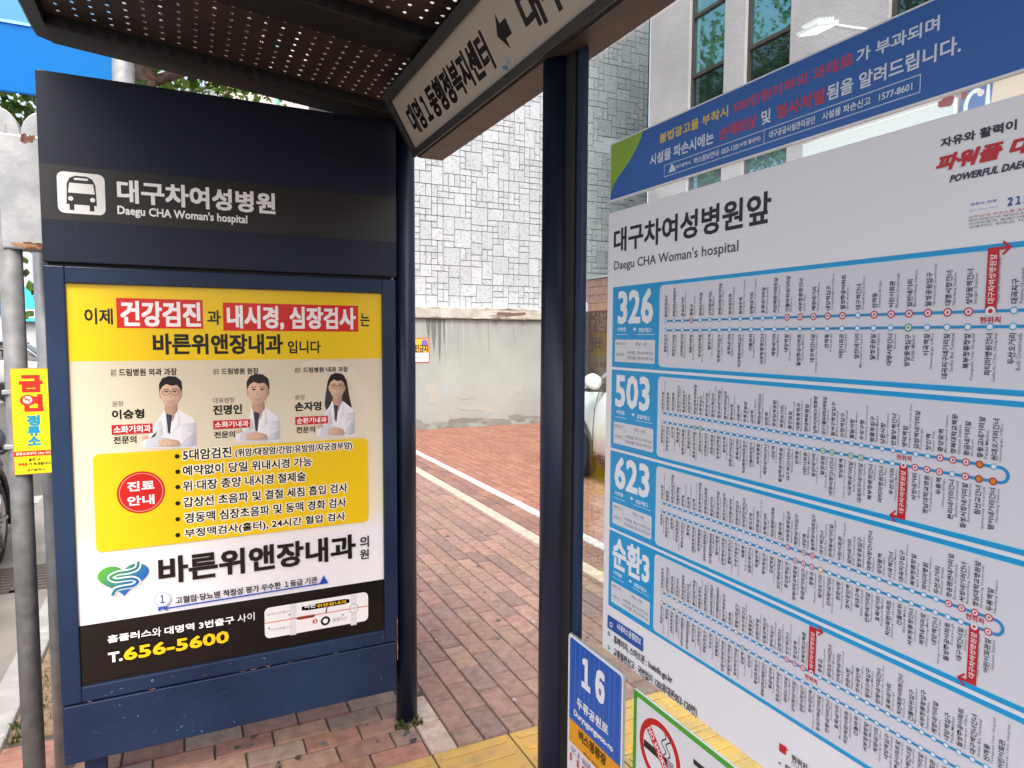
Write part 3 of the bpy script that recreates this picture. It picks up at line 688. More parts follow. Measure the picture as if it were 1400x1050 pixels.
# the three doctors in white coats (printed portraits)
def mixc_(c1, c2, t):
    t = max(0, min(1, t)); return '%02X%02X%02X' % tuple(int(int(c1[i:i+2], 16)*(1-t)+int(c2[i:i+2], 16)*t) for i in (0, 2, 4))
def doctor(cx, top_, chin, hw, sh_l, sh_r, arm_l, base, hair, glasses, longhair):
    """px coordinates: face centre x, hair top y, chin y, half face width, shoulders, left arm reach, figure base"""
    q = lambda x, y: AP.uv(x, y)
    def P_(pts, c, sh=.22):
        pts = [q(*p) for p in pts]; n = len(pts); mx_, my_ = sum(p[0] for p in pts)/n, sum(p[1] for p in pts)/n
        w_ = max(abs(p[0]-mx_) for p in pts)+1e-6; h_ = max(abs(p[1]-my_) for p in pts)+1e-6
        dk = '%02X%02X%02X' % tuple(int(int(c[i:i+2], 16)*.62) for i in (0, 2, 4)); lt = mixc_(c, 'FFFFFF', .14)
        cc = [mixc_(lt, dk, sh*(1+1.3*(p[0]-mx_)/w_-.5*(p[1]-my_)/h_)) for p in pts]; s.d += .00003
        for k in range(n): s.gpoly([(mx_, my_), pts[k], pts[(k+1) % n]], [lt, cc[k], cc[(k+1) % n]], 0)
    fh = chin-top_; ny = chin+fh*.16; by = base
    skin, skd, coat, cod = 'DDB294', 'C0917A', 'EDEDF3', 'CFD2DF'
    PF = lambda pts, c: s.poly([q(*p) for p in pts], c)
    if longhair:
        P_([(cx-hw*1.25, top_+fh*.35), (cx-hw*1.5, chin-fh*.1), (cx-hw*1.6, chin+fh*.25), (cx-hw*1.35, chin+fh*.58), (cx-hw*.6, chin+fh*.5), (cx+hw*1.0, chin+fh*.40), (cx+hw*1.95, chin+fh*.36), (cx+hw*1.6, chin-fh*.1), (cx+hw*1.3, top_+fh*.3), (cx+hw*.8, top_+fh*.03), (cx, top_-fh*.02), (cx-hw*.9, top_+fh*.08)], hair)
    P_([(cx-hw*.5, chin-fh*.12), (cx+hw*.62, chin-fh*.12), (cx+hw*.75, ny+fh*.2), (cx, ny+fh*.55), (cx-hw*.7, ny+fh*.2)], skd)
    # coat
    PF([(cx-hw*.62, chin+fh*.10), (sh_l+6, chin+fh*.34), (sh_l, chin+fh*.55), (arm_l+8, by-13), (arm_l, by-8), (arm_l+2, by), (sh_r-2, by), (sh_r, chin+fh*.75), (sh_r-4, chin+fh*.42), (cx+hw*.75, chin+fh*.10), (cx+hw*.2, chin+fh*.5), (cx-hw*.2, chin+fh*.5)], coat)
    P_([(cx-hw*.45, chin+fh*.25), (cx+hw*.15, chin+fh*.30), (cx-hw*.05, chin+fh*.95), (cx-hw*.35, chin+fh*.85)], '20243A')
    P_([(cx-hw*.7, chin+fh*.10), (cx-hw*.45, chin+fh*.22), (cx-hw*.2, chin+fh*1.0), (cx-hw*.75, chin+fh*.6)], 'F8F8FB')
    P_([(cx+hw*.8, chin+fh*.10), (cx+hw*.45, chin+fh*.25), (cx-hw*.1, chin+fh*1.0), (cx+hw*.95, chin+fh*.65)], 'F8F8FB')
    # folds of the coat
    P_([(sh_r-1, chin+fh*.55), (sh_r-1, by-3), (cx+hw*1.15, by-8), (cx+hw*1.05, chin+fh*.6)], 'E2E3EC')
    P_([(sh_l+2, chin+fh*.5), (sh_l+8, chin+fh*.5), (sh_l+10, by-17), (arm_l+12, by-13), (sh_l-1, by-16)], 'E6E7EF')
    # crossed arms
    P_([(arm_l+8, by-12), (sh_l+5, by-16), (cx, by-12), (cx+hw*1.1, by-5), (cx+hw*.9, by-1), (arm_l+5, by-1)], cod)
    P_([(sh_r-3, chin+fh*.9), (sh_r-4, by-2), (cx+hw*.9, by-1), (cx+hw*1.2, by-9)], cod)
    P_([(arm_l-1, by-15), (arm_l+8, by-17), (arm_l+11, by-13), (arm_l+3, by-11)], skin)
    P_([(cx-hw*1.2, by-10), (cx-hw*.2, by-13), (cx+hw*.8, by-10), (cx+hw*1.0, by-5), (cx, by-1), (cx-hw*1.1, by-2)], skin)
    for k in range(3): s.line([q(cx-hw*.6+k*hw*.45, by-10), q(cx-hw*.9+k*hw*.45, by-3)], .0012, skd)
    s.line([q(sh_r-12, chin+fh*.85), q(sh_r-6, chin+fh*.8)], .0018, '9FB0C8'); s.line([q(sh_l+4, chin+fh*.6), q(sh_l+9, by-17)], .0015, cod)
    # head
    face = [(cx+hw*math.cos(a)*(1 if math.sin(a) > -.1 else (.86+.14*(1+math.sin(a)))), (top_+chin)/2+fh*.06-fh*.46*math.sin(a)) for a in [2*math.pi*k/24 for k in range(24)]]
    P_([(cx-hw*1.12, (top_+chin)/2), (cx-hw*.95, (top_+chin)/2), (cx-hw*.9, chin-fh*.28), (cx-hw*1.06, chin-fh*.3)], skd)
    P_([(cx+hw*1.12, (top_+chin)/2), (cx+hw*.95, (top_+chin)/2), (cx+hw*.9, chin-fh*.28), (cx+hw*1.06, chin-fh*.3)], skd)
    P_(face, skin)
    P_([(cx+hw*.35, top_+fh*.4), (cx+hw*.97, top_+fh*.45), (cx+hw*.85, chin-fh*.2), (cx+hw*.4, chin-fh*.06), (cx+hw*.6, chin-fh*.3)], 'CFA084')
    # hair cap with fringe
    PF([(cx-hw*1.08, top_+fh*.52), (cx-hw*1.12, top_+fh*.25), (cx-hw*.8, top_+fh*.05), (cx-hw*.2, top_-fh*.03), (cx+hw*.5, top_-fh*.01), (cx+hw*1.02, top_+fh*.13), (cx+hw*1.12, top_+fh*.35), (cx+hw*1.05, top_+fh*.55), (cx+hw*.93, top_+fh*.38), (cx+hw*.6, top_+fh*.27), (cx+hw*.1, top_+fh*.30), (cx-hw*.4, top_+fh*.24), (cx-hw*.8, top_+fh*.33), (cx-hw*.95, top_+fh*.42)], hair)
    ey = top_+fh*.50
    for sg in (-1, 1):
        s.line([q(cx+sg*hw*.62, ey-fh*.075), q(cx+sg*hw*.2, ey-fh*.085)], .0022, hair)
        P_([(cx+sg*hw*.4+hw*.2*math.cos(a), ey+fh*.028*math.sin(a)) for a in [2*math.pi*k/10 for k in range(10)]], '2A1C18')
        if glasses:
            ring = [q(cx+sg*hw*.42+hw*.36*math.cos(a), ey+fh*.02+fh*.10*math.sin(a)) for a in [2*math.pi*k/14 for k in range(15)]]; s.line(ring, .0015, '38302E')
    if glasses: s.line([q(cx-hw*.1, ey), q(cx+hw*.1, ey)], .0015, '38302E')
    P_([(cx-hw*.06, ey+fh*.03), (cx+hw*.10, ey+fh*.18), (cx-hw*.14, ey+fh*.18)], 'C99A80')
    PF([(cx-hw*.32, chin-fh*.215), (cx, chin-fh*.185), (cx+hw*.32, chin-fh*.215), (cx+hw*.16, chin-fh*.135), (cx-hw*.16, chin-fh*.135)], 'B0605A')
    s.line([q(cx-hw*.22, chin-fh*.185), q(cx, chin-fh*.168), q(cx+hw*.22, chin-fh*.185)], .0014, 'F4ECE8')
dlev = s.d
doctor(233, 515.5, 556, 14.2, 213, 269, 193, 613, '1A1614', True, False)
s.d = dlev
doctor(353, 512.5, 553, 14.0, 337, 384, 322, 604, '2A211E', False, False)
s.d = dlev
doctor(461.5, 511, 545, 10.5, 445, 487, 433, 597, '241A18', True, True)
s.R((152.3, 595), (208, 579.3), 'C9242A'); s.T('소화기외과', (155, 593.3), (206, 581), W, .02)
s.R((291.7, 587.3), (342, 573.4), 'C9242A'); s.T('소화기내과', (294, 585.6), (340, 575), W, .02)
s.R((404.3, 581.4), (448.9, 568.6), 'C9242A'); s.T('순환기내과', (406.5, 579.8), (447, 570.2), W, .02)
# yellow service list
a, c = AP.uv(131, 757), AP.uv(503.5, 599); s.rect(a[0], a[1], c[0], c[1], 'F0C818', .018)
u, v = AP.uv(193, 674); r = AP.uv(226, 674)[0]-u
s.circle(u, v, r, 'C9201B', 40); ring = [(u+r*.9*math.cos(2*math.pi*k/40), v+r*.9*math.sin(2*math.pi*k/40)) for k in range(41)]; s.line(ring, .0022, 'E9A08C')
s.T('진료', (174, 673), (210.7, 657), W, .03); s.T('안내', (174, 693), (210.7, 676.7), W, .03)
H1 = ('FFFBEA', .11)
for tx, bl, tr in (('예약없이 당일 위내시경 가능', (250, 651.7), (427, 628.6)), ('위·대장 종양 내시경 절제술', (250, 672.7), (418.6, 648)),
                   ('갑상선 초음파 및 결절 세침 흡입 검사', (250.7, 695), (475.7, 664)), ('경동맥 심장초음파 및 동맥 경화 검사', (252.7, 716.7), (474, 682)), ('부정맥검사(홀터), 24시간 혈압 검사', (252.7, 738.5), (472.7, 702))):
    a, c = AP.uv(*bl), AP.uv(*tr); s.text(tx, a[0], a[1], c[0], AP.uv(bl[0], bl[1]-14.2)[1], K, .022, halo=H1); u, v = AP.uv(243, bl[1]-6); s.circle(u, v, .0075, K, 16)
s.text('5대암검진', AP.uv(250, 630)[0], AP.uv(250, 630.5)[1], AP.uv(316.7, 620)[0], AP.uv(250, 615)[1], K, .022, halo=H1); u, v = AP.uv(242, 624.5); s.circle(u, v, .0075, K, 16)
s.T('(위암/대장암/간암/유방암/자궁경부암)', (322, 627), (482, 604), K, .022, halo=H1)
# clinic name and heart mark
a, c = AP.uv(217, 801), AP.uv(487, 750); s.text('바른위앤장내과', a[0], a[1], c[0], AP.uv(217, 764)[1], '17130F', .03); s.T('의', (492.7, 750), (505, 733), K, .015); s.T('원', (492.7, 766), (505, 751), K, .015)
hx0, hz0 = AP.uv(134, 822); hx1, hz1 = AP.uv(203, 769); hw_, hh = hx1-hx0, hz1-hz0
hp = []
for k in range(48):
    a = 2*math.pi*k/48; hp.append((16*math.sin(a)**3, 13*math.cos(a)-5*math.cos(2*a)-2*math.cos(3*a)-math.cos(4*a)))
hp = [(hx0+(p[0]+16)/32*hw_, hz0+(p[1]+17)/29*hh) for p in hp]
def mixc(c1, c2, t):
    t = max(0, min(1, t)); a = [int(c1[i:i+2], 16) for i in (0, 2, 4)]; bb = [int(c2[i:i+2], 16) for i in (0, 2, 4)]
    return '%02X%02X%02X' % tuple(int(p+(q-p)*t) for p, q in zip(a, bb))
hc = (hx0+hw_*.5, hz0+hh*.5)
for k in range(48):
    p, q = hp[k], hp[(k+1) % 48]
    cf = lambda w: mixc('5DB02A', '1460C0', ((w[0]-hx0)/hw_*.9-(w[1]-hz0)/hh*.7+.55))
    s.gpoly([hc, p, q], [cf(hc), cf(p), cf(q)], 0 if k else .00003)
sc = lambda x, y: (hx0+hw_*x, hz0+hh*y)
ctl = [sc(*p) for p in ((.80, 1.02), (.76, .84), (.60, .77), (.38, .76), (.25, .66), (.34, .55), (.52, .545), (.68, .53), (.77, .42), (.68, .315), (.50, .30), (.34, .26), (.27, .10))]
path = []
for k in range(len(ctl)-1):
    p0, p1, p2, p3 = (Vector(ctl[max(0, min(len(ctl)-1, q))]) for q in (k-1, k, k+1, k+2))
    for n in range(6):
        t_ = n/6; path.append(tuple(.5*((2*p1)+(p2-p0)*t_+(2*p0-5*p1+4*p2-p3)*t_*t_+(3*p1-p0-3*p2+p3)*t_**3)))
s.line(path, .0165, 'F4F6F8')
for k in range(len(path)-1): s.line(path[k:k+2], .0085, cf(path[k]))
u, v = AP.uv(222, 820); s.circle(u, v, .026, 'C9CBE6', 20); s.circle(u, v, .020, 'DFE0F2', 20); s.T('１', (219.5, 826), (224.5, 814), '2B3F9A', .03)
s.P([(216, 831), (229, 829), (229, 836), (222.5, 833.5), (216, 837)], '3A56A8')
s.T('고혈압·당뇨병 적정성 평가 우수한 １등급 기관', (240, 827), (434, 788.5), K, .02)
s.L([(230, 832.3), (447, 797.3)], .005, '2E55C0'); s.P([(443, 787), (436.5, 800), (449, 798)], '2347B8')
# black foot of the poster
s.T('홈플러스', (147, 880.5), (206.7, 860.5), W, .028); s.T('와', (208, 872.5), (220, 857.5), W); s.T('대명역 3번출구', (225, 869), (320, 843), W, .028); s.T('사이', (325, 852.5), (348, 837.5), W)
s.T('T.', (148, 907.5), (167, 890.5), W, .05); s.T('656-5600', (169.3, 904.5), (312.7, 862.5), 'F6C71A', .04)
a, c = AP.uv(362.5, 874.5), AP.uv(503.5, 809.5); s.rect(a[0], a[1], c[0], c[1], 'F1EFF0', .018)
for px in (401, 484): s.L([(px, 866 if px < 450 else 852.5), (px, 829 if px < 450 else 816.5)], .022, 'DEDDE2')
s.L([(363, 853), (503, 829)], .004, 'D98468')
a, c = AP.uv(406, 849), AP.uv(431, 840); s.rect(a[0], a[1], c[0], c[1], 'D98468', .009); s.rect(a[0]+.003, a[1]+.003, c[0]-.003, c[1]-.003, 'F6EEEA', .007); s.T('대명역', (410, 848), (427, 841), 'C8664A')
a, c = AP.uv(413, 836.5), AP.uv(478, 818.5); s.rect(a[0], a[1], c[0], c[1], '14110F', .017); s.T('바른', (417, 833.5), (432, 823.8), W, .02); s.T('위앤장내과', (433.5, 832), (474, 820.5), 'F2C220', .02)
s.L([(446, 838), (447.5, 831)], .004, '14110F'); u, v = AP.uv(445.3, 849.5); s.circle(u, v, .017, '14110F'); s.circle(u, v, .009, 'F1EFF0')
u, v = AP.uv(431, 850); s.circle(u, v, .009, 'D9552E'); s.T('3', (429.5, 852.5), (432.5, 847.5), W)
u, v = AP.uv(484, 832.5); s.circle(u, v, .017, 'A9A7B0'); s.circle(u, v, .0145, 'F1EFF0'); s.T('영대병원', (479, 835), (489, 829.5), '8A8890')
s.T('남대구우체국', (365, 843), (396, 834.5), '9B99A2'); s.T('서부경찰서', (370, 864), (396, 856), '9B99A2'); s.T('홈플러스', (455, 851), (475, 842.5), '9B99A2')
for p in ((368, 860), (396, 841), (469, 841)): u, v = AP.uv(*p); s.circle(u, v, .003, '2B3F6A', 10)
s.build('poster_print', pst, M['print_gloss'])
wn_ = Sheet(AP, .0004)
for k in range(70):
    u = random.uniform(xl2+.01, xr2-.01); z = random.choice([random.uniform(zbm+.01, zs-.02), random.uniform(zs+.01, pb0-.01), random.uniform(zbm+.005, zbm+.06)])
    blob(wn_, u, z, random.uniform(.0012, .005), random.uniform(.0008, .003), random.choice(['6E7A92', '2A2620', '4E5A74', '15203A', '5A4638', '3C4C6C']), rough=.7)
for k in range(16):
    u = random.uniform(xl2+.02, xr2-.05); z = random.uniform(zbm+.02, zs-.03); a_ = random.uniform(-.6, .6); l_ = random.uniform(.01, .05)
    wn_.line([(u, z), (u+l_*math.cos(a_), z+l_*math.sin(a_))], .0008, random.choice(['44587E', '3A4A6C', '18233E']))
for k in range(9): blob(wn_, xr2-.004, AP.uv(545, 850+k*6)[1], .0022, random.uniform(.006, .014), random.choice(['7A4A26', '9A6A3A', '5A3420']), rough=.5)
for k in range(7): blob(wn_, random.uniform(xl2+.03, xr2-.03), zs+.004, random.uniform(.004, .012), .0015, '7A5A42', rough=.6)
wn_.build('paint_wear', ap, M['print_matt'])['kind'] = 'stuff'
# --- stop name band on the header
s = Sheet(AP, .0005)
zb0 = AP.uv(300, 315)[1]; zb1 = AP.uv(300, 246.7)[1]
# recessed groove of the header, its shade drawn as a thin dark line
zg0, zg1 = AP.uv(300, 353)[1], AP.uv(300, 200)[1]; ug = AP.uv(101, 200)[0]
g_ = [(xr-.02, zg1), (ug+.02, zg1), (ug+.006, zg1-.006), (ug, zg1-.02), (ug, zg0+.02), (ug+.006, zg0+.006), (ug+.02, zg0)]
s.line(g_, .0022, '171B28')
s.rect(xl+.002, zb0, xr-.001, zb1, '1E1B1C')
a, c = AP.uv(79.5, 290.3), AP.uv(142.7, 239.5); s.rect(a[0], a[1], c[0], c[1], 'E6E6E3', .018)
iu, iv, iw, ih = a[0], a[1], c[0]-a[0], c[1]-a[1]; q = lambda x, y: (iu+iw*x, iv+ih*y)
def ipoly(pts, col): s.poly([q(*p) for p in pts], col)
ipoly([(.18, .22), (.82, .22), (.80, .72), (.74, .86), (.62, .92), (.38, .92), (.26, .86), (.20, .72)], '1E1B1C')
ipoly([(.24, .08), (.34, .08), (.34, .24), (.24, .24)], '1E1B1C'); ipoly([(.66, .08), (.76, .08), (.76, .24), (.66, .24)], '1E1B1C')
ipoly([(.22, .50), (.78, .50), (.75, .74), (.25, .74)], 'E6E6E3'); ipoly([(.35, .82), (.65, .82), (.64, .87), (.36, .87)], 'E6E6E3')
for x in (.27, .73): u, v = q(x, .36); s.circle(u, v, iw*.055, 'E6E6E3', 16)
s.T('대구차여성병원', (160.7, 278), (376, 260), 'F6F6F4', .05) if False else s.text('대구차여성병원', AP.uv(160.7, 276)[0], AP.uv(160.7, 276.3)[1], AP.uv(376.5, 290)[0], AP.uv(160.7, 244.8)[1], 'F6F6F4', .03)
s.text("Daegu CHA Woman's hospital", AP.uv(160.7, 290)[0], AP.uv(160.7, 296.2)[1], AP.uv(338, 300)[0], AP.uv(160.7, 280.5)[1], 'F6F6F4', .02)
s.build('name_band', ap, M['print'])

# ================================================================== ROUTE BOARD AND THE SIGNS ON THE GLASS
BX = .745
BP = Plane((BX, 0, 0), (0, -1, 0), (0, 0, 1))         # u runs towards the viewer's right
rb = thing('route_board', (BX, .72, .86), 'large white bus route board with four blue route diagrams on the glass', 'route board')
bu0, bz1 = BP.uv(832, 292); bz0 = BP.uv(822, 884)[1]; bu1 = -.325
b = B(); b.box(BX, BX+.0065, -bu1, -bu0, bz0, bz1, M['board_white'], .0012); b.build('board', rb)
s = Sheet(BP, .0005)
s.text('대구차여성병원앞', BP.uv(839.4, 340)[0], BP.uv(839.4, 346)[1], BP.uv(1055, 262)[0], BP.uv(839.4, 313.5)[1], '17110F', .022)
s.text("Daegu CHA Woman's hospital", BP.uv(840, 360)[0], BP.uv(840, 373)[1], BP.uv(1010, 330)[0], BP.uv(840, 357)[1], '4A4241', .004)
s.T('자유와 활력이', (1286.3, 202.9), (1390.9, 162.5), '2A2A3A', .03)
u0, v0 = BP.uv(1280, 236); u1, v1 = BP.uv(1373.7, 192); s.text('파워풀 대구', u0, v0, u0+(u1-u0)*1.72, v1, 'C4202C', .05, shear=.25)
u0, v0 = BP.uv(1298.6, 250); u1, v1 = BP.uv(1400, 219); s.text('POWERFUL DAEGU', u0, v0, u0+(u1-u0)*1.18, v1, '3A3A48', .04, shear=.25)
s.T('정류소 번호', (1327, 281.5), (1364, 272), '6F7FD0', .02); s.T('[Bus Stop No.]', (1325.7, 289.5), (1365, 281.3), '8A97D4'); u0, v0 = BP.uv(1378, 282); u1, v1 = BP.uv(1400, 266.6); s.text('２１１４６', u0, v0, u0+(u1-u0)*2.4, v1, '4352AE', .04)
for i, (tx, c) in enumerate((('도착안내 서비스를 휴대폰으로 이용하세요', 'C8505A'), ('버스정보안내 서비스는 정류소 번호로 조회', '6C6C74'), ('스마트폰과 홈페이지에서 확인하십시오', '6C6C74'), ('교통카드 환승은 하차 후 삼십분 이내', '6C6C74'))):
    u0, v0 = BP.uv(1325, 299+i*4.6); s.text(tx, u0, v0, -.335, v0+.0026, c, res=1)
# footer
a, c = BP.uv(831, 857.5), BP.uv(880, 872); s.rect(a[0], a[1]-.0003, c[0], c[1], '2258A8', .002); s.T('시내버스운행정보', (844, 860), (877, 872.5), 'E6EAF2', .02)
u, v = BP.uv(836, 854); s.rect(u-.005, v-.0045, u+.005, v+.0045, 'E6EAF2', .0015); s.rect(u-.003, v-.002, u+.003, v+.003, '2258A8')
for (px, py, c) in ((833, 866, '2C5EA8'), (833, 885, '4AA84A')): u, v = BP.uv(px, py); s.circle(u, v, .0042, c, 14); s.circle(u, v, .002, 'D8DBE2', 10)
s.text('홈페이지, 스마트폰 : businfo.go.kr', BP.uv(839.7, 870)[0], BP.uv(839.7, 880.2)[1], BP.uv(919.6, 932)[0], BP.uv(839.7, 867.6)[1], '35343A', .014)
s.text('교통불편신고 : 국번없이 120(휴대폰053-120번)', BP.uv(839.7, 886)[0], BP.uv(839.7, 897.6)[1], BP.uv(954, 960)[0], BP.uv(839.7, 884.6)[1], '35343A', .014)
u, v = BP.uv(1066, 1026); s.rect(u, v, u+.012, v+.012, 'C4202C', .001); s.poly([(u+.010, v+.006), (u+.016, v+.009), (u+.010, v+.013)], 'C4202C')
s.text('현위치', u+.022, v-.002, u+.048, v+.008, '2A2A30', .02); s.text('Present Location', u+.022, v-.007, u+.050, v-.003, '5A5A60', res=1)
s.text('• 토, 일, 공휴일 운행횟수는 평일과 다름', u, v-.022, u+.26, v-.012, '2A2A30', .01)
u2, v2 = BP.uv(1113, 1050); s.circle(u+.06, v+.002, .0045, 'C4405A'); s.circle(u+.06, v+.002, .003, 'E8E8EC')
s.build('lettering', rb, M['print'])
# --- route strips
KS = ['서부정류장', '반월당역', '두류공원앞', '대명시장건너', '안지랑네거리', '남부시외버스정류장', '영남대학교병원', '계명네거리', '명덕역', '교대역', '성당못역', '관문시장', '대구가톨릭대학교병원앞', '두류역', '내당역', '감삼역',
      '죽전네거리', '이곡역', '성서공단역', '달서구청앞', '본리네거리', '월성주공아파트', '상인역', '진천역', '대곡지구', '동대구역', '신천역', '칠성시장', '대구역건너', '중앙로역', '경상감영공원', '북부정류장', '만평네거리', '팔달시장', '침산교', '산격동',
      '경북대학교북문', '복현오거리', '파티마병원', '효목네거리', '수성구청', '범어네거리', '어린이회관', '황금네거리', '들안길', '두산오거리', '지산목련아파트', '범물동', '봉덕시장', '앞산네거리', '중동교', '대봉초등학교', '청운맨션', '건들바위', '남문시장', '서문시장', '달성공원', '원대오거리', '현대백화점', '서성네거리']
ES = ['Seobu Bus Terminal', 'Banwoldang Station', 'Duryu Park', 'Daemyeong Market', 'Anjirang Crossroads', 'Yeungnam Univ. Hospital', 'Gyemyeong Crossroads', 'Myeongdeok Station', 'Seongdangmot Station', 'Gwanmun Market', 'Catholic Univ. Hospital', 'Naedang Station', 'Gamsam Station', 'Igok Station', 'Seongseo Complex', 'Bolli Crossroads',
      'Sangin Station', 'Jincheon', 'Dongdaegu Station', 'Chilseong Market', 'Jungangno Station', 'Bukbu Terminal', 'Paldal Market', 'Chimsan Bridge', 'Kyungpook Univ. North Gate', 'Bokhyeon', 'Fatima Hospital', 'Suseong-gu Office', 'Beomeo Crossroads', 'Deuran-gil', 'Jisan Apt.', 'Bongdeok Market']
rz = [1.5975, 1.439, 1.2805, 1.122]; RH = .1535
defs = [  # number, number box, line anchors, stop pitch, count, left x of first stop, red/green marks up, low, flag, loop
    ('326', (845, 442.9), (893.7, 400), (911, 439), (911, 451.7), .02165, 26, {3: 'r', 12: 'r', 13: 'r', 14: 'r', 15: 'r', 16: 'r', 18: 'r', 19: 'r', 20: 'r', 21: 'r', 22: 'r', 23: 'r', 24: 'r'}, {20: 'g'}, ('up', 24), False),
    ('503', (841.4, 556.2), (889, 521.5), (906.6, 564.6), (906.6, 576.6), .01370, 40, {35: 'r', 36: 'r', 37: 'r', 38: 'm'}, {6: 'g', 7: 'g', 24: 'g', 25: 'g', 27: 'g', 28: 'g', 33: 'r', 34: 'r', 35: 'r', 37: 'r', 38: 'm', 39: 'm'}, ('low', 32), True),
    ('623', (840.6, 668.3), (888.6, 636.8), (905.7, 687.4), (905.7, 699), .01370, 40, {20: 'r', 22: 'r', 23: 'r', 37: 'r', 38: 'r', 39: 'r', 36: 'r'}, {21: 'r', 22: 'r', 23: 'r', 24: 'y', 39: 'r'}, ('low', 38), True),
    ('순환3', (837.7, 777), (888.6, 763), (905.7, 809.4), (905.7, 823.7), .01370, 41, {0: 'y', 3: 'y', 20: 'r', 21: 'r', 22: 'r', 13: 'y'}, {0: 'y', 3: 'y', 14: 'g'}, ('up', 23), False)]
BLU, LBLU, PAN = '1C93CC', '8FCBE8', 'DDDEE7'
SW = {}
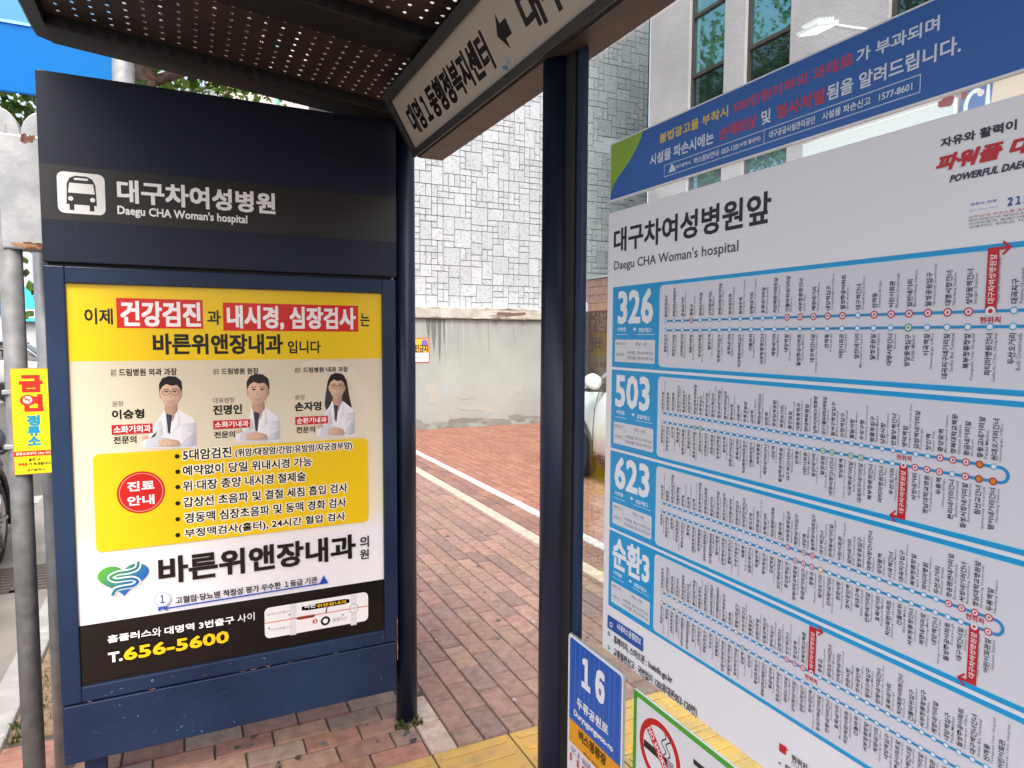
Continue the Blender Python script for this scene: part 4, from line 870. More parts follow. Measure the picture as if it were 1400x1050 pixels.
for ri, (num, nb, nt_, la, lb, pit, cnt, mu, ml, flag, loop) in enumerate(defs):
    s = Sheet(BP, .0006); zt_, zb_ = rz[ri], rz[ri]-RH; uL, uR = BP.uv(838.6, 394)[0], -.345
    s.rect(uL, zb_, uR, zt_, '169FDC', .002)
    pL = -.9455; s.rect(pL-.0012, zb_+.0058, uR-.0058, zt_-.0058, 'A9DDF2', .009); s.rect(pL, zb_+.0069, uR-.0069, zt_-.0069, PAN, .008)
    v0, v1 = BP.uv(*nb)[1], None
    nh = .062; un0, un1 = BP.uv(*nb)[0], BP.uv(*nt_)[0]
    s.text(num, un0, zt_-.071, un1, zt_-.071+nh, 'EEF5FA', .03)
    uc = (uL+pL)/2
    s.text('서변동', uL+.016, zt_-.085, uL+.045, zt_-.077, 'E6F2FA', .02); s.text('+', uc-.004, zt_-.084, uc+.004, zt_-.078, 'FFFFFF', .1); s.text('경일여중고', pL-.060, zt_-.087, pL-.022, zt_-.079, 'E6F2FA', .02)
    s.rect(uL+.014, zt_-.0915, uL+.052, zt_-.0903, 'BFE2F4'); s.rect(pL-.066, zt_-.0915, pL-.014, zt_-.0903, 'BFE2F4')
    tu0, tu1, tz1, tz0 = uL+.010, pL-.011, zt_-.1005, zt_-.143; s.rect(tu0, tz0, tu1, tz1, 'DDE2EA', .003)
    s.rect(tu0, tz1-.0145, tu1, tz1-.0140, 'B0B8C8'); s.rect(tu0+.036, tz0, tu0+.0366, tz1, 'B0B8C8')
    s.text('배차간격', tu0+.004, tz1-.0115, tu0+.031, tz1-.005, '55555E', res=1); s.text('평일 13분', tu0+.066, tz1-.0115, tu0+.10, tz1-.005, '55555E', res=1)
    s.text('운행시간', tu0+.004, tz0+.011, tu0+.031, tz0+.0175, '55555E', res=1); s.text('서변동출발 : 첫차 05:30 막차 22:30', tu0+.040, tz0+.015, tu1-.004, tz0+.0215, '55555E', res=1); s.text('경일여고출발 : 첫차 05:30 막차 22:30', tu0+.040, tz0+.0055, tu1-.004, tz0+.012, '55555E', res=1)
    zu, zl = BP.uv(*la)[1], BP.uv(*lb)[1]; us = BP.uv(*la)[0]; ue = us+pit*(cnt-1)
    if loop:
        rr = (zu-zl)/2; arc = [(ue+.006+rr*math.sin(math.pi*k/12), (zu+zl)/2+rr*math.cos(math.pi*k/12)) for k in range(13)]
        s.line([(us, zu)]+arc+[(us, zl)], .0031, BLU)
    else:
        e = min(ue+pit, uR-.010); s.line([(us, zu), (e, zu)], .0031, BLU); s.line([(us, zl), (e, zl)], .0031, BLU)
    d0 = s.d; ch = .0062 if pit < .02 else .0070; eh = .0034 if pit < .02 else .0042
    random.seed(40+ri); fside, fi = flag
    for side, z, marks in (('up', zu, mu), ('low', zl, ml)):
        base = random.randrange(60)
        for i in range(cnt):
            u = us+i*pit; k = marks.get(i); s.d = d0
            if u > uR-.012: continue
            rad = .0034 if pit < .02 else .0040
            if k: rad *= 1.22
            oc = {'r': 'C4465A', 'g': '5FA06A', 'y': 'D9A24A', 'm': 'B03040', None: '5FB2DC'}[k]
            s.circle(u, z, rad, oc, 12); s.circle(u, z, rad*.66, 'EDEFF4' if k != 'm' else 'D9902A', 10)
            if k in ('r', 'g'): s.rect(u-rad*.28, z-rad*.3, u+rad*.28, z+rad*.32, oc)
            kt, et = KS[(base+i*7) % 60], ES[(base+i*5) % 32]; kt += random.choice(['', '', '앞', '건너', '입구', '네거리앞' if len(kt) < 5 else '']); klen = min(len(kt)*.0062, .049); elen = min(len(et)*.0023, .050)
            is_flag = (side == fside and i == fi)
            off = rad+.0028; col = 'F4E4E4' if is_flag else '2C2C33'
            if is_flag: kt, klen = '대구차여성병원앞', .050; et, elen = "Daegu CHA Woman's Hospital", .046
            if side == 'up':
                if is_flag:
                    s.rect(u-.0056, z, u+.0056, z+off+klen+.007, 'C4202C'); s.rect(u-.0056, z+off+klen+.004, u+.014, z+off+klen+.007, 'C4202C')
                    s.line([(u+.009, z+off+klen+.0115), (u+.0155, z+off+klen+.0055), (u+.009, z+off+klen-.0005)], .0022, 'C4202C')
                    s.text('현위치', u-.010, z-.0125, u+.010, z-.0055, 'C4202C', .02, res=1); s.circle(u, z, rad, 'EDEFF4', 12); s.circle(u, z, rad*.5, 'C4202C', 10)
                s.text(kt, u-ch/2, z+off, u+ch/2, z+off+klen, col, .012, rot=1, res=1); s.text(et, u+ch/2+.0010, z+off, u+ch/2+.0010+eh, z+off+elen, '6E6E78', rot=1, res=1)
            else:
                if is_flag:
                    s.rect(u-.0050, z-off-klen-.007, u+.0050, z, 'C4202C'); s.rect(u-.013, z-off-klen-.007, u+.0050, z-off-klen-.004, 'C4202C')
                    s.line([(u-.0075, z-off-klen-.0115), (u-.0135, z-off-klen-.0055), (u-.0075, z-off-klen+.0005)], .0020, 'C4202C')
                    s.text('현위치', u-.009, z+.0055, u+.009, z+.0120, 'C4202C', .02, res=1); s.circle(u, z, rad, 'EDEFF4', 12); s.circle(u, z, rad*.5, 'C4202C', 10)
                s.text(kt, u-ch/2, z-off-klen, u+ch/2, z-off, col, .012, rot=1, res=1); s.text(et, u+ch/2+.0010, z-off-elen, u+ch/2+.0010+eh, z-off, '6E6E78', rot=1, res=1)
    o = s.build('route_strip', rb, M['print'])
random.seed(11)

# --- blue warning notice above the board
nb_ = thing('warning_notice', (BX, .6, 1.8), 'wide blue warning notice with yellow, red and white lettering above the route board', 'notice')
nu0, nz1 = BP.uv(834, 197); nz0 = BP.uv(834, 276)[1]; nu1 = -.17
b = B(); b.box(BX+.001, BX+.0065, -nu1, -nu0, nz0, nz1, M['board_white'], .001); b.build('board', nb_)
s = Sheet(Plane((BX+.001, 0, 0), (0, -1, 0), (0, 0, 1)), .0005); s.pl = BP; s.d = -.0006
s.rect(nu0+.003, nz0+.003, nu1-.003, nz1-.003, '2B63B4')
# green corner swoosh
w_, h_ = .118, nz1-nz0-.006
crv = [(0, .06), (.04, .16), (.12, .28), (.25, .38), (.42, .48), (.60, .60), (.78, .76), (.90, .90), (.94, 1.0), (0, 1.0)]
s.poly([(nu0+.003+c[0]*w_*.9, nz0+.003+c[1]*h_) for c in crv], '8DB432')
Yc, Rc, Wc = 'E6C53A', 'C23B4C', 'DCE6F4'
a1, c1 = BP.uv(1171, 87), BP.uv(1284.3, 20); a2, c2 = BP.uv(1131, 137.5), BP.uv(1314, 46)
def nline(tx, x0, x1, y0, y1, lv, col, bo): s.text(tx, BP.uv(x0, y0)[0], lv[0], BP.uv(x1, y1)[0], lv[1], col, bo)
l1, l2 = (a1[1], c1[1]), (a2[1]-.001, c2[1])
nline('불법광고물 부착시', 901.6, 995, 185, 155, l1, Yc, .022); nline('500만원이하의 과태료', 1002.3, 1166.4, 150, 90, l1, Rc, .025); nline('가 부과되며', 1171, 1284.3, 75, 35, l1, Wc, .022)
nline('시설물 파손시에는', 888.7, 975.7, 210, 185, l2, Wc, .02); nline('손해배상', 983.4, 1034.9, 180, 160, l2, Rc, .025); nline('및', 1041, 1053.7, 160, 150, l2, Wc, .02); nline('형사처벌', 1061.4, 1127.9, 150, 125, l2, Rc, .025); nline('됨을 알려드립니다.', 1131, 1314, 120, 60, l2, Wc, .02)
ba, bb = BP.uv(908, 242), BP.uv(1258.6, 101.6); bl_ = [(ba[0], ba[1]), (bb[0], ba[1]), (bb[0], bb[1]), (ba[0], bb[1]), (ba[0], ba[1])]; s.line(bl_, .0012, 'C6D6EE')
um = BP.uv(1045, 176)[0]; s.line([(um, ba[1]), (um, bb[1])], .0012, 'C6D6EE')
u, v = BP.uv(919, 230); s.poly([(u-.010, v-.006), (u+.010, v-.006), (u+.004, v+.004), (u-.002, v+.008)], 'DCE6F4')
hgt = bb[1]-ba[1]; z0_, z1_ = ba[1]+hgt*.24, ba[1]+hgt*.76
def rowt(tx, p0, p1, c=Wc, bo=.02, f0=.24, f1=.76): s.text(tx, BP.uv(*p0)[0], ba[1]+hgt*f0, BP.uv(*p1)[0], ba[1]+hgt*f1, c, bo)
rowt('대구광역시', (924, 228), (944, 220), f0=.34, f1=.66); rowt('버스정보안내  053-120', (949, 219), (1009, 198)); rowt('(시청 콜센터)', (1010, 198), (1040, 186), f0=.3, f1=.7)
rowt('대구공공시설관리공단', (1051.6, 182), (1115, 157)); rowt('시설물 파손신고   1577-8601', (1124.4, 150), (1248, 108))
s.build('lettering', nb_, M['print'])
b = B(); b.box(BX+.0068, BX+.0069+.0005, .17, 1.0, nz0+.01, nz0+.02, M['black']); b.build('tape', nb_)

# --- street name plate in front of the post
QX = .728; QP = Plane((QX, 0, 0), (0, -1, 0), (0, 0, 1))
qp = thing('street_name_plate', (QX, 1.1, .7), 'small blue street name plate numbered 16 with white rim and painted reflection streaks', 'street sign')
qu0, qz1 = QP.uv(777.5, 863); qu1 = QP.uv(853.6, 919)[0]; qz0 = .55
b = B(); P_ = rrect(qu0, qz0, qu1, qz1, .010); b.prism([QP.at(u, v, -.004) for u, v in P_], QP.n*.004, M['alu'], .001); b.build('plate', qp)
s = Sheet(QP, .0005); s.poly(rrect(qu0+.001, qz0+.001, qu1-.001, qz1-.001, .010), 'E9ECEE'); s.poly(rrect(qu0+.007, qz0+.006, qu1-.007, qz1-.008, .007), '1E5BB8')
zo1, zo0 = QP.uv(781.4, 982.9)[1], QP.uv(780.9, 1014)[1]; s.rect(qu0+.007, zo0, qu1-.007, zo1, 'E8A01E'); s.rect(qu0+.007, qz0+.006, qu1-.007, zo0, 'E6E3E6'); s.d = .0016
s.text('１６', QP.uv(796.3, 925)[0], QP.uv(796.3, 938.5)[1], QP.uv(827.5, 940)[0], QP.uv(796.3, 896)[1], 'EEF2F6', .05)
s.text('두류공원로', QP.uv(789.5, 955)[0], QP.uv(789.5, 966)[1], QP.uv(832.5, 990)[0], QP.uv(789.5, 952)[1], 'EEF2F6', .03)
s.text('Duryugongwon-ro', QP.uv(785.7, 970)[0], QP.uv(785.7, 979.5)[1], QP.uv(839, 1010)[0], QP.uv(785.7, 968.5)[1], 'EEF2F6', .03)
s.text('버스정류장', QP.uv(792, 1005)[0], QP.uv(792, 1011)[1], QP.uv(829.5, 1025)[0], QP.uv(792, 996)[1], '4A3410', .03)
s.text('Bus Stop', QP.uv(799, 1020)[0], zo0+.003, QP.uv(823, 1035)[0], zo0+.009, '4A3410', .02)
s.text('긴급신고', qu0+.016, zo0-.018, qu1-.016, zo0-.006, '8A8AA0', .02); s.text('119 112', qu0+.014, zo0-.040, qu1-.014, zo0-.023, 'C44A4A', .03)
sp = s.build('lettering', qp, M['print'])
# ribs: lighter blue raised strips, standing in for reflections on the plate
b = B(); nr = 11; M['streak_blue'] = material('reflection_blue', lin('2A6AC8'), .18)
for k in range(nr):
    u = qu0+.012+(qu1-qu0-.024)*k/(nr-1); n = 6; w = .0022
    sec = lambda z: [QP.at(u+w*math.cos(a), z, .0007+.0006*math.sin(a)) for a in [math.pi*j/n for j in range(n+1)]]
    b.loft([sec(zo1+.002), sec(qz1-.010)], M['streak_blue'], caps=False)
# keep the ribs below the lettering layer: lower them a little
b.build('reflection_streaks', qp)

# --- green no smoking sign
ns = thing('no_smoking_sign', (BX, .8, .6), 'white no smoking sign with green border and red ring below the route board', 'no smoking sign')
gu0, gz1 = BP.uv(866.5, 941.5); gu1, gz0 = gu0+.36, gz1-.26
b = B(); b.box(BX+.001, BX+.0065, -gu1, -gu0, gz0, gz1, M['board_white'], .001); b.build('board', ns)
s = Sheet(BP, -.0004); s.d = -.0006
s.rect(gu0, gz0, gu1, gz1, '4AA830'); s.rect(gu0+.010, gz0+.010, gu1-.010, gz1-.010, 'E4E6EA', .006)
cu, cv = gu0+.078, gz1-.082; R_ = .058; s.circle(cu, cv, R_, 'C4161C', 48); s.circle(cu, cv, R_*.80, 'E4E6EA', 48)
# cigarette, smoke and diagonal bar
s.poly([(cu-.045, cv-.012), (cu+.030, cv-.012), (cu+.030, cv+.002), (cu-.045, cv+.002)], '17120F'); s.poly([(cu+.022, cv-.012), (cu+.040, cv-.012), (cu+.040, cv+.002), (cu+.022, cv+.002)], '9A9AA0')
for o_ in (0, .012): s.line([(cu+.012+o_+.006*math.sin(k*.8), cv+.004+k*.0035) for k in range(12)], .0025, '17120F')
dv = Vector((1, -1)).normalized(); nn = Vector((1, 1)).normalized(); c0 = Vector((cu, cv))
s.poly([tuple(c0-dv*.050-nn*.0085), tuple(c0+dv*.050-nn*.0085), tuple(c0+dv*.050+nn*.0085), tuple(c0-dv*.050+nn*.0085)], 'C4161C')
co, fs = text_mesh('NO SMOKING'); mn, mx = co.min(0), co.max(0); q_ = (co-mn)/(mx-mn)
for k in range(5):
    o_ = [(0, 0), (.0004, 0), (-.0004, 0), (0, .0004), (0, -.0004)][k]; s.d += .00004
    base = np.array([[cu-dv.x*.044+dv.x*.088*a+nn.x*(-.0055+.011*bq)+o_[0], cv-dv.y*.044+dv.y*.088*a+nn.y*(-.0055+.011*bq)+o_[1]] for a, bq in q_]); s.raw(base, fs, 'F4EDED')
s.text('금연구역', cu+.085, cv-.01, gu1-.03, cv+.045, '1E1A18', .04); s.text('이곳은 금연구역입니다', cu+.085, cv-.05, gu1-.03, cv-.03, '1E1A18', .02)
s.build('lettering', ns, M['print'])

# ================================================================== KERBSIDE POLES AND SIGNS
yP = 2.52
def polex(px, py, y): r = ray(px, py); return y*r.x/r.y
x1 = polex(14.5, 343, yP); x2 = polex(60, 430, 2.66)
t = thing('grey_pole', (x1, yP, -.05), 'weathered grey steel pole nearest the kerb carrying the yellow sign', 'pole')
b = B(); zpt = EYE+ray(20, 175).z/ray(20, 175).y*yP
b.tube([(x1, yP, -.06), (x1, yP, zpt)], .030, M['galv_dark'], 24); b.build('shaft', t)
t = thing('slim_pole', (x2, 2.66, -.05), 'slim pale galvanised pole half hidden behind the navy panel edge', 'pole')
b = B(); b.tube([(x2, 2.66, -.06), (x2, 2.66, zpt+.02)], .024, M['galv'], 20); b.build('shaft', t)
# sheet-metal box between them
GP = Plane((0, yP-.03, 0), (1, 0, 0), (0, 0, 1)); a, c = GP.uv(-14, 339), GP.uv(56, 187)
t = thing('metal_sign_plate', ((a[0]+c[0])/2, yP, a[1]), 'rust spotted galvanised plate with rounded shoulders fixed across the two poles', 'metal plate')
b = B(); b.box(a[0]+.03, c[0], yP-.034, yP+.034, a[1], c[1], M['galv'], .006); b.build('plate', t)
for cx in (GP.uv(-6, 187)[0], GP.uv(61, 187)[0]):
    b = B(); pts = [(cx+.062*math.cos(q), yP-.028, c[1]-.004+.062*1.3*math.sin(q)) for q in [math.pi*k/14 for k in range(15)]]; b.prism(pts, (0, .05, 0), M['galv'], .004); b.build('shoulder', t)
s = Sheet(Plane((0, yP-.034, 0), (1, 0, 0), (0, 0, 1)), .0006); um = (a[0]+c[0])/2+.035
for k in range(9): blob(s, um+random.gauss(0, .007), c[1]-.012+random.gauss(0, .004), random.uniform(.005, .010), random.uniform(.005, .011), random.choice(['6A3A22', '8A5234', '4A2A1C']), rough=.6)
s.build('rust', t, M['print_matt']); s = Sheet(Plane((0, yP-.034, 0), (1, 0, 0), (0, 0, 1)), .0006)
for k in range(14): blob(s, um+random.gauss(0, .018), a[1]+.010+abs(random.gauss(0, .004)), random.uniform(.010, .018), random.uniform(.003, .010), random.choice(['6A3A22', '8A5234', '4A2A1C', 'A07850']), rough=.6)
pass
s.build('rust', t, M['print_matt'])
# yellow sign
yS = yP-.036; YP = Plane((0, yS, 0), (1, 0, 0), (0, 0, 1)); a, c = YP.uv(19.5, 651), YP.uv(69.5, 503)
a = (a[0], YP.uv(24, 650)[1]); t = thing('bus_stop_no_smoking_sign', ((a[0]+c[0])/2, yS, a[1]), 'narrow yellow vertical no smoking sign strapped to the grey pole', 'no smoking sign')
b = B(); b.box(a[0], c[0], yS, yS+.008, a[1], c[1], material('orange_edge', (.45, .22, .05), .5), .001); b.build('plate', t)
for z in (a[1]+.08, c[1]-.08): b = B(); b.box(x1-.034, x1+.034, yS+.0082, yP+.034, z, z+.014, M['galv'], .002); b.build('bracket', t)
s = Sheet(YP, .0004); s.rect(a[0]+.003, a[1]+.003, c[0]-.003, c[1]-.003, 'F3DF12')
W_, H_ = c[0]-a[0], c[1]-a[1]; q = lambda x, y: (a[0]+W_*x, a[1]+H_*y)
def st_(tx, x0, y0, x1_, y1_, col, bo=.05, **k): p, r = q(x0, y0), q(x1_, y1_); s.text(tx, p[0], p[1], r[0], r[1], col, bo, **k)
st_('금', .22, .775, .78, .935, 'C8281C', .07); st_('연', .22, .595, .78, .755, 'C8281C', .07)
u, v = q(.40, .705); s.circle(u, v, W_*.155, 'C8281C', 24); s.circle(u, v, W_*.115, 'EAD8C8', 24); s.line([(u-.007, v), (u+.006, v)], .003, '2A2020'); s.line([(u-.008, v+.008), (u+.008, v-.008)], .0028, 'C8281C')
st_('정', .36, .46, .68, .56, '1590B0', .06); st_('류', .36, .365, .68, .455, '1590B0', .06); st_('소', .36, .275, .68, .36, '1590B0', .06)
p, r = q(.02, .175), q(.98, .225); s.rect(p[0], p[1], r[0], r[1], 'C8281C'); st_('정류소로부터 10m 이내', .06, .185, .94, .215, 'F3E0C0', .02)
st_('흡연 시', .36, .125, .64, .155, '2A2418', .03); st_('과태료', .10, .085, .34, .115, 'C8281C', .04); st_('가 부과됩니다.', .36, .085, .92, .115, '2A2418', .03); st_('대구광역시', .30, .03, .74, .055, '2A2418', .02)
s.build('lettering', t, M['print'])
# creeper leaves on the slim pole
V, Fs, Cs = [], [], []
def leafquad(p, n_, sz, c):
    n_ = n_.normalized(); u = n_.orthogonal().normalized(); ang = random.uniform(0, 6.3); w = n_.cross(u); d1 = u*math.cos(ang)+w*math.sin(ang); d2 = n_.cross(d1); k = len(V)
    for (x, y, z) in ((0, -.5, 0), (.36, -.1, .06), (.22, .25, .05), (0, .55, -.03), (-.22, .25, .05), (-.36, -.1, .06)): V.append(tuple(p+d2*(y*sz)+d1*(x*sz)+n_*(z*sz)))
    Fs.append((k, k+1, k+2, k+3)); Fs.append((k, k+3, k+4, k+5)); Cs.extend([c, c])
LC = [(.10, .20, .03), (.17, .30, .04), (.08, .16, .025), (.22, .34, .05), (.055, .11, .02)]
for k in range(26):
    z = random.choice([random.uniform(1.62, 1.80), random.uniform(1.62, 1.80), random.uniform(1.55, 1.66)]); p = Vector((x2-.03+random.gauss(0, .025), 2.74+random.gauss(0, .03), z))
    leafquad(p, Vector((random.gauss(0, .4), -1, random.gauss(.3, .4))), random.uniform(.025, .05), random.choice(LC+[(.13, .07, .04)]))
tag(quads_mesh('creeper', V, Fs, Cs, M['leaf']), 'small green creeper leaves hanging below the galvanised plate', 'creeper')

# ================================================================== UTILITY POLE AND BLUE BOARD
uy = 7.6; ux = polex(168, 95, uy)
t = thing('utility_pole', (ux, uy, -.1), 'tall pale grey utility pole rising behind the navy panel', 'utility pole')
b = B(); b.tube([(ux, uy, -.1), (ux, uy, 8.5)], [.11, .085], M['galv'], 24); b.build('shaft', t)
BPn = Plane((0, uy-.02, 0), (1, 0, 0), (0, 0, 1)); a, c = BPn.uv(-220, 128), BPn.uv(156, 70); zlo = BPn.uv(20, 126)[1]; zmid = BPn.uv(20, 33)[1]
t = thing('blue_board', ((a[0]+c[0])/2, uy, zlo), 'bright blue board with a pale seam hanging on the utility pole', 'signboard')
def panel(b, z0, z1, y0, y1, m): b.prism([(a[0], y0, z0), (c[0], y0, z0), (c[0], y1, z1), (a[0], y1, z1)], (0, .03, 0), m, .006)
b = B(); panel(b, zlo, zmid-.012, uy-.02, uy-.05, M['blue_sheet']); b.build('lower_panel', t)
b = B(); panel(b, zmid+.012, zmid+1.3, uy-.05, uy+.25, M['blue_sheet_top']); b.build('upper_panel', t)
b = B(); b.box(a[0], c[0], uy-.065, uy-.015, zmid-.0115, zmid+.0115, material('pale_blue_seam', lin('8CE4FF'), .4)); b.build('seam', t)
for z in (zlo+.12, zmid-.1): b = B(); b.box(c[0]-.10, ux+.03, uy-.015, uy+.02, z, z+.05, M['rust'], .004); b.build('bracket', t)

# ================================================================== TREES
def make_tree(name, loc, label, h=8.5, tr=.16, crown=2.6, zc=6.2, leaves=6500, seed=1, lean=(0, 0), lsz=.13, limbs=9, low=None):
    random.seed(seed); t = thing(name, loc, label, 'tree'); b = B(); L0 = Vector((0, 0, 0))
    tp = [Vector((lean[0]*(z/h)**1.4+.06*math.sin(z*1.3+seed), lean[1]*(z/h)+.06*math.cos(z*1.1+seed), z)) for z in [h*.85*k/9 for k in range(10)]]
    b.tube([p for p in tp], [tr*(1.25 if i == 0 else 1-.085*i) for i in range(10)], M['bark'], 14)
    tips = []
    for k in range(limbs):
        i = random.randint(4, 8); p = tp[i]; a = 2*math.pi*(k/limbs)+random.uniform(-.3, .3); ln = crown*random.uniform(.55, 1.0); up = random.uniform(.2, .9)
        pts = [p, p+Vector((math.cos(a)*ln*.4, math.sin(a)*ln*.4, ln*.25*up)), p+Vector((math.cos(a)*ln*.75, math.sin(a)*ln*.75, ln*.6*up)), p+Vector((math.cos(a)*ln, math.sin(a)*ln, ln*.85*up))]
        r0 = tr*.5*(1-.06*i); b.tube(pts, [r0, r0*.75, r0*.5, r0*.2], M['bark'], 8)
        for q in pts[1:]: tips.append(q)
    b.build('trunk', t, world=False)
    V.clear(); Fs.clear(); Cs.clear(); cl = []
    for q in tips: cl.append((q, crown*random.uniform(.22, .42)))
    for k in range(22):
        d = Vector((random.gauss(0, 1), random.gauss(0, 1), random.gauss(0, .8))).normalized(); cl.append((Vector((lean[0], lean[1], zc))+Vector((d.x*crown, d.y*crown, d.z*crown*.8))*random.uniform(.5, .95), crown*random.uniform(.18, .34)))
    if low:
        for q, r in low: cl.append((Vector(q), r)); cl.append((Vector(q), r))
    for k in range(leaves):
        q, r = random.choice(cl); d = Vector((random.gauss(0, 1), random.gauss(0, 1), random.gauss(0, 1))).normalized()*r*random.random()**.45
        leafquad(q+d, d.normalized()*.6+Vector((random.gauss(0, .5), random.gauss(0, .5), random.uniform(.1, 1.2))), lsz*random.uniform(.7, 1.3), random.choice(LC))
    me_o = quads_mesh('crown', list(V), list(Fs), list(Cs), M['leaf'], t, world=False); return t
def copy_thing(t, loc, rz, label, sc=1):
    r = t.copy(); COL.objects.link(r); r.location = loc; r.rotation_euler = (0, 0, rz); r.scale = (sc, sc, sc); r['label'] = label
    for ch in t.children:
        c = ch.copy(); COL.objects.link(c); c.parent = r
    return r
ty = 9.2; tx_ = polex(196, 110, ty)
T1 = make_tree('street_tree', (tx_, ty, -.02), 'brown trunked street tree rising behind the utility pole', h=9.5, tr=.19, crown=2.8, zc=7.0, seed=3, leaves=7000, low=[((.55, -.1, 5.1), .42), ((.55, .1, 5.0), .42), ((.8, .1, 5.2), .4), ((.8, -.1, 4.9), .4), ((1.0, .2, 5.0), .38), ((1.05, .1, 5.2), .36), ((.65, -.2, 5.25), .4), ((.9, 0, 5.05), .4), ((.45, .3, 5.15), .35), ((-1.7, .8, 4.6), .6), ((-2.2, 1.2, 4.9), .6), ((-1.4, 1.5, 4.4), .5)], lsz=.12)
for o in [T1]: o['group'] = 'street trees along the road'
T2 = copy_thing(T1, (-1.0, 17.5, -.1), 1.3, 'middle street tree of the kerbside row, far up the road', 1.1)
T3 = copy_thing(T1, (-1.4, 32, -.1), 2.6, 'farthest street tree of the kerbside row beside the grey building')
copy_thing(T1, (-5.2, 19.5, -.14), 2.2, 'larger street tree across the road towards the far cars', 1.6)
copy_thing(T1, (-8.6, 26, -.14), .5, 'farther street tree across the road beside the grey building', 1.5)
random.seed(5)

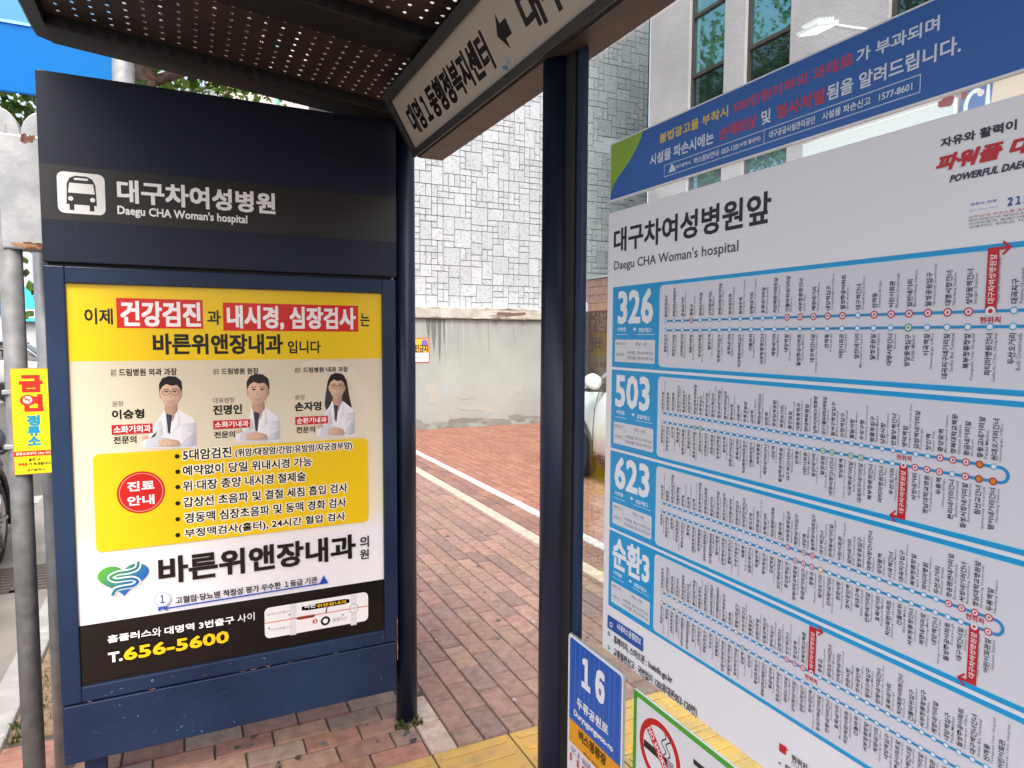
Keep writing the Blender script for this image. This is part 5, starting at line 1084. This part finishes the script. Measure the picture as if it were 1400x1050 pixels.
# ================================================================== VEHICLES
def make_car(name, loc, label, paint, heading, L=4.35, Wd=1.78, Ht=1.48, hood=.92):
    """nose points to +y before turning; origin on the ground at the car's middle"""
    t = thing(name, loc, label, 'car'); t.rotation_euler = (0, 0, heading); hw = Wd/2
    def sec(y, ztop, w, zbot=.24):
        zz = [zbot, zbot+.10, zbot+(ztop-zbot)*.45, zbot+(ztop-zbot)*.75, ztop-.05, ztop]; ww = [w*.90, w*.985, w, w*.985, w*.93, w*.80]
        half = [(ww[i], zz[i]) for i in range(6)]
        return [(x, y, z) for x, z in half] + [(0, y, ztop+.025)] + [(-x, y, z) for x, z in half[::-1]]
    b = B(); f = L/2
    prof = [(-f, .62, .78), (-f+.04, .80, .86), (-f+.25, hood+.02, .95), (-f*.5, hood+.03, 1), (0, hood+.02, 1), (f*.35, hood, 1), (f*.5, hood-.01, .995), (f*.68, hood-.05, .985), (f*.85, hood-.11, .95), (f*.95, hood-.20, .88), (f-.02, hood-.34, .78), (f, hood-.42, .72)]
    b.loft([sec(y, z, hw*w) for y, z, w in prof], paint, closed=True); body = b.build('body', t, False)
    b = B(); gh = [(-f+.30, hood+.02, .90), (-f*.62, Ht-.08, .78), (-f*.25, Ht, .76), (f*.10, Ht-.02, .75), (f*.48, hood-.01, .90)]
    def gsec(y, z, w):
        zb_ = hood-.02; return [(hw*.93, y, zb_), (hw*(.93*.5+w*.5), y, (z+zb_)/2), (hw*w, y, z-.03), (hw*w*.8, y, z), (0, y, z+.02), (-hw*w*.8, y, z), (-hw*w, y, z-.03), (-hw*(.93*.5+w*.5), y, (z+zb_)/2), (-hw*.93, y, zb_)]
    b.loft([gsec(*g_) for g_ in gh], M['carglass'], closed=False, caps=False); b.build('cabin_glass', t, False)
    b = B(); b.loft([[(hw*w*.84, y, z+.004), (hw*w*.6, y, z+.022), (0, y, z+.032), (-hw*w*.6, y, z+.022), (-hw*w*.84, y, z+.004)] for y, z, w in gh[1:4]], paint, caps=False); b.build('roof', t, False)
    for sg in (-1, 1):
        for (ya, za, yb, zb_) in ((-f+.34, hood, -f*.60, Ht-.06), (f*.46, hood, f*.10, Ht-.03), (-f*.08, hood, -f*.08, Ht-.03)):
            b = B(); b.tube([(sg*hw*.935, ya, za), (sg*hw*.77, yb, zb_)], .028, paint, 8); b.build('pillar', t, False)
    for sg in (-1, 1):
        for y in (f-.86, -f+.80):
            b = B(); b.lathe((sg*(hw-.18), y, .315), (sg, 0, 0), [(0, .30), (.02, .315), (.17, .315), (.19, .295), (.191, .22)], M['tyre'], 28); w = b.build('tyre', t, False); w.name = 'wheel'
            b = B(); b.lathe((sg*(hw+.011), y, .315), (sg, 0, 0), [(0, .215), (.004, .21), (.006, .12), (.012, .03)], M['rim'], 24)
            for k in range(5):
                a = 2*math.pi*k/5; b.tube([(sg*(hw+.020), y+.03*math.cos(a), .315+.03*math.sin(a)), (sg*(hw+.018), y+.20*math.cos(a), .315+.20*math.sin(a))], .016, M['rim'], 6)
            b.build('rim', w, False)
            b = B(); pts = []
            for k in range(15):
                a = math.pi*(-.08+1.16*k/14); pts.append((sg*(hw*.992+.008), y+.375*math.cos(a), .315+.375*math.sin(a)))
            b.tube(pts, .022, M['plastic'], 8); b.build('wheel_arch', t, False)
        b = B(); b.lathe((sg*(hw+.10), f*.36, hood+.06), (0, 1, 0), [(-.06, .02), (-.055, .075), (0, .088), (.05, .075), (.085, .03)], paint, 16); b.build('wing_mirror', t, False)
        b = B(); b.tube([(sg*(hw*.93), f*.37, hood-.02), (sg*(hw+.08), f*.36, hood-.01)], .03, M['plastic'], 8); b.box(sg*(hw+.10)-.085, sg*(hw+.10)+.085, f*.36-.05, f*.36+.07, hood-.035, hood-.005, M['plastic'], .01); b.build('mirror_foot', t, False)
        b = B(); b.loft([[(sg*hw*.62, f-.10, hood-.30), (sg*hw*.66, f-.045, hood-.37), (sg*hw*.62, f-.03, hood-.43)], [(sg*hw*.92, f-.36, hood-.20), (sg*hw*.945, f-.34, hood-.27), (sg*hw*.92, f-.32, hood-.33)]], M['alu'], caps=False, smooth=False); b.build('headlight', t, False)
        b = B(); b.box(sg*hw*.88-.05, sg*hw*.88+.05, -f+.02, -f+.14, hood-.22, hood-.08, material('tail_lamp', (.3, .01, .01), .2), .01); b.build('tail_light', t, False)
        for yy in (f*.42, -.10, -f*.48):
            b = B(); b.tube([(sg*hw*.990, yy+.02, .30), (sg*hw*1.0015, yy, .55), (sg*hw*.988, yy-.01, .78), (sg*hw*.935, yy-.02, hood-.035)], .0045, M['plastic'], 6); b.build('door_seam', t, False)
        b = B(); b.box(sg*hw*.93-.05, sg*hw*.93+.05, -f+.55, f-.55-.75, .19, .30, M['plastic'], .02); b.build('sill', t, False)
        b = B(); b.box(sg*(hw+.001)-.008, sg*(hw+.001)+.008, -.12, .06, hood-.10, hood-.075, M['alu'], .004); b.build('door_handle', t, False)
    b = B(); b.box(-hw*.55, hw*.55, f-.035, f+.008, .36, .50, M['plastic'], .01); b.build('grille', t, False)
    return t
wc = make_car('parked_car', (3.74+.89, 7.06-2.175, 0), 'white car parked on the red paving beyond the shelter glass', M['whitepaint'], 0, hood=1.0, Ht=1.55)
dc = make_car('parked_car', (-1.24-.89, 4.44, -.14), 'dark blue grey car parked at the kerb on the left', M['carpaint'], 0, hood=.92, Ht=1.45)
fc = make_car('parked_car', (-5.6, 24, -.14), 'nearer white car on the far road at left', M['whitepaint'], math.radians(90), hood=.95)
def copy_tree(o, parent=None):
    c = o.copy(); COL.objects.link(c)
    if parent is not None: c.parent = parent
    for ch in o.children: copy_tree(ch, c)
    return c
f2 = copy_tree(fc); f2.location = (-9.2, 29, -.14); f2.rotation_euler = (0, 0, math.radians(75)); f2['label'] = 'farther white car on the far road at left'
for o in (fc, f2): o['group'] = 'white cars far up the road'
# scooter
sx, sy = -3.15, 19.5
t = thing('scooter', (sx, sy, -.14), 'dark scooter parked far up the road between the poles', 'scooter')
for dx in (-.62, .62): b = B(); b.lathe((sx+dx, sy-.06, .14), (0, 1, 0), [(0, .24), (.02, .27), (.10, .27), (.12, .24)], M['tyre'], 20); b.build('wheel', t)
b = B(); b.loft([[(sx-.65, sy-.10, .32), (sx-.65, sy+.10, .32), (sx-.6, sy, .52)], [(sx-.2, sy-.17, .25), (sx-.2, sy+.17, .25), (sx-.2, sy, .60)], [(sx+.1, sy-.15, .14), (sx+.1, sy+.15, .14), (sx+.1, sy, .26)], [(sx+.42, sy-.18, .25), (sx+.42, sy+.18, .25), (sx+.42, sy, .85)], [(sx+.55, sy-.08, .3), (sx+.55, sy+.08, .3), (sx+.5, sy, .8)]], M['carpaint'], closed=True); b.build('body', t)
b = B(); b.box(sx-.62, sx-.05, sy-.13, sy+.13, .60, .70, M['plastic'], .03); b.build('seat', t)
b = B(); b.tube([(sx+.40, sy-.32, .98), (sx+.44, sy, .92), (sx+.40, sy+.32, .98)], .02, M['plastic'], 8); b.tube([(sx+.62, sy, .14), (sx+.44, sy, .92)], .03, M['rim'], 8); b.build('handlebar', t)

# ================================================================== FAR BUILDINGS
t = thing('grey_building', (-9, 50, 0), 'low grey building with small blue windows and a cyan banner far up the road', 'building')
b = B(); b.box(-16, -4.5, 48, 58, -.15, 6.6, M['greywall']); b.box(-16.1, -4.4, 47.9, 58, 6.6, 6.9, M['greywall']); b.build('wall', t)
M['bluepane'] = material('far_blue_pane', (.10, .17, .26), .15)
for k in range(6):
    for z in (4.6, 2.6):
        x = -15+k*1.75; b = B(); b.box(x, x+.85, 47.93, 47.99, z, z+1.1, M['alu']); wn = b.build('window', t); b = B(); b.box(x+.06, x+.79, 47.90, 47.929, z+.06, z+1.04, M['bluepane']); b.build('pane', wn)
t = thing('cyan_banner', (-7.6, 47, 2), 'large cyan banner hung across the grey building', 'banner'); b = B(); b.box(-9.2, -5.2, 47.6, 47.66, 2.3, 4.3, M['cyan']); b.build('sheet', t)
b = B(); b.box(-9.1, -7.2, 47.585, 47.599, 2.5, 3.0, M['white']); b.box(-6.9, -5.6, 47.585, 47.599, 3.2, 3.6, M['white']); b.build('lettering_block', t)
t = thing('peach_building', (2.5, 34, 0), 'tall peach building seen over the top of the navy panel', 'building')
b = B(); b.box(1.9, 9, 34, 44, -.1, 16, M['peach']); b.box(1.5, 1.9, 34.3, 44, -.1, 16.5, M['greywall']); b.build('wall', t)
for k in range(4):
    for z in (3, 6, 9, 13): b = B(); b.box(5.2+k*1.0, 5.8+k*1.0, 33.96, 33.995, z, z+1.4, M['bluepane']); b.build('window', t)
b = B(); b.tube([(4.15, 33.9, 0), (4.15, 33.9, 16)], .07, material('green_pipe', (.03, .30, .25), .5), 8); b.build('downpipe', t)
t = thing('far_block', (-30, 60, 0), 'pale apartment block closing the road beyond the far trees', 'building')
b = B(); b.box(-44, -18, 64, 76, -.15, 20, M['greywall']); b.build('wall', t)
for k in range(8):
    for j in range(6): b = B(); b.box(-43+k*3.1, -41.2+k*3.1, 63.95, 63.99, 2+j*3, 3.5+j*3, M['bluepane']); b.build('window', t)
# house number plate on the tiled wall
HP = Plane((TX-.012, 0, 0), (0, -1, 0), (0, 0, 1)); u0, v0 = HP.uv(791, 426.5); u1, v1 = HP.uv(803, 410)
t = thing('house_number_plate', HP.at((u0+u1)/2, v0), 'small white house shaped number plate on the pink tiled wall', 'number plate')
hs_ = [(u0, v0), (u1, v0), (u1, v0+(v1-v0)*.72), ((u0+u1)/2, v1), (u0, v0+(v1-v0)*.72)]
b = B(); b.prism([HP.at(p[0], p[1], -.005) for p in hs_], HP.n*.005, M['white']); b.build('plate', t)
s = Sheet(HP, .001); du = (u1-u0)*.13; s.rect(u0+du, v0+du, u1-du, v0+(v1-v0)*.68, '7FB8DC'); s.T('16', (794, 424), (801, 416), 'E8F2F8', .04); s.build('lettering', t, M['print'])
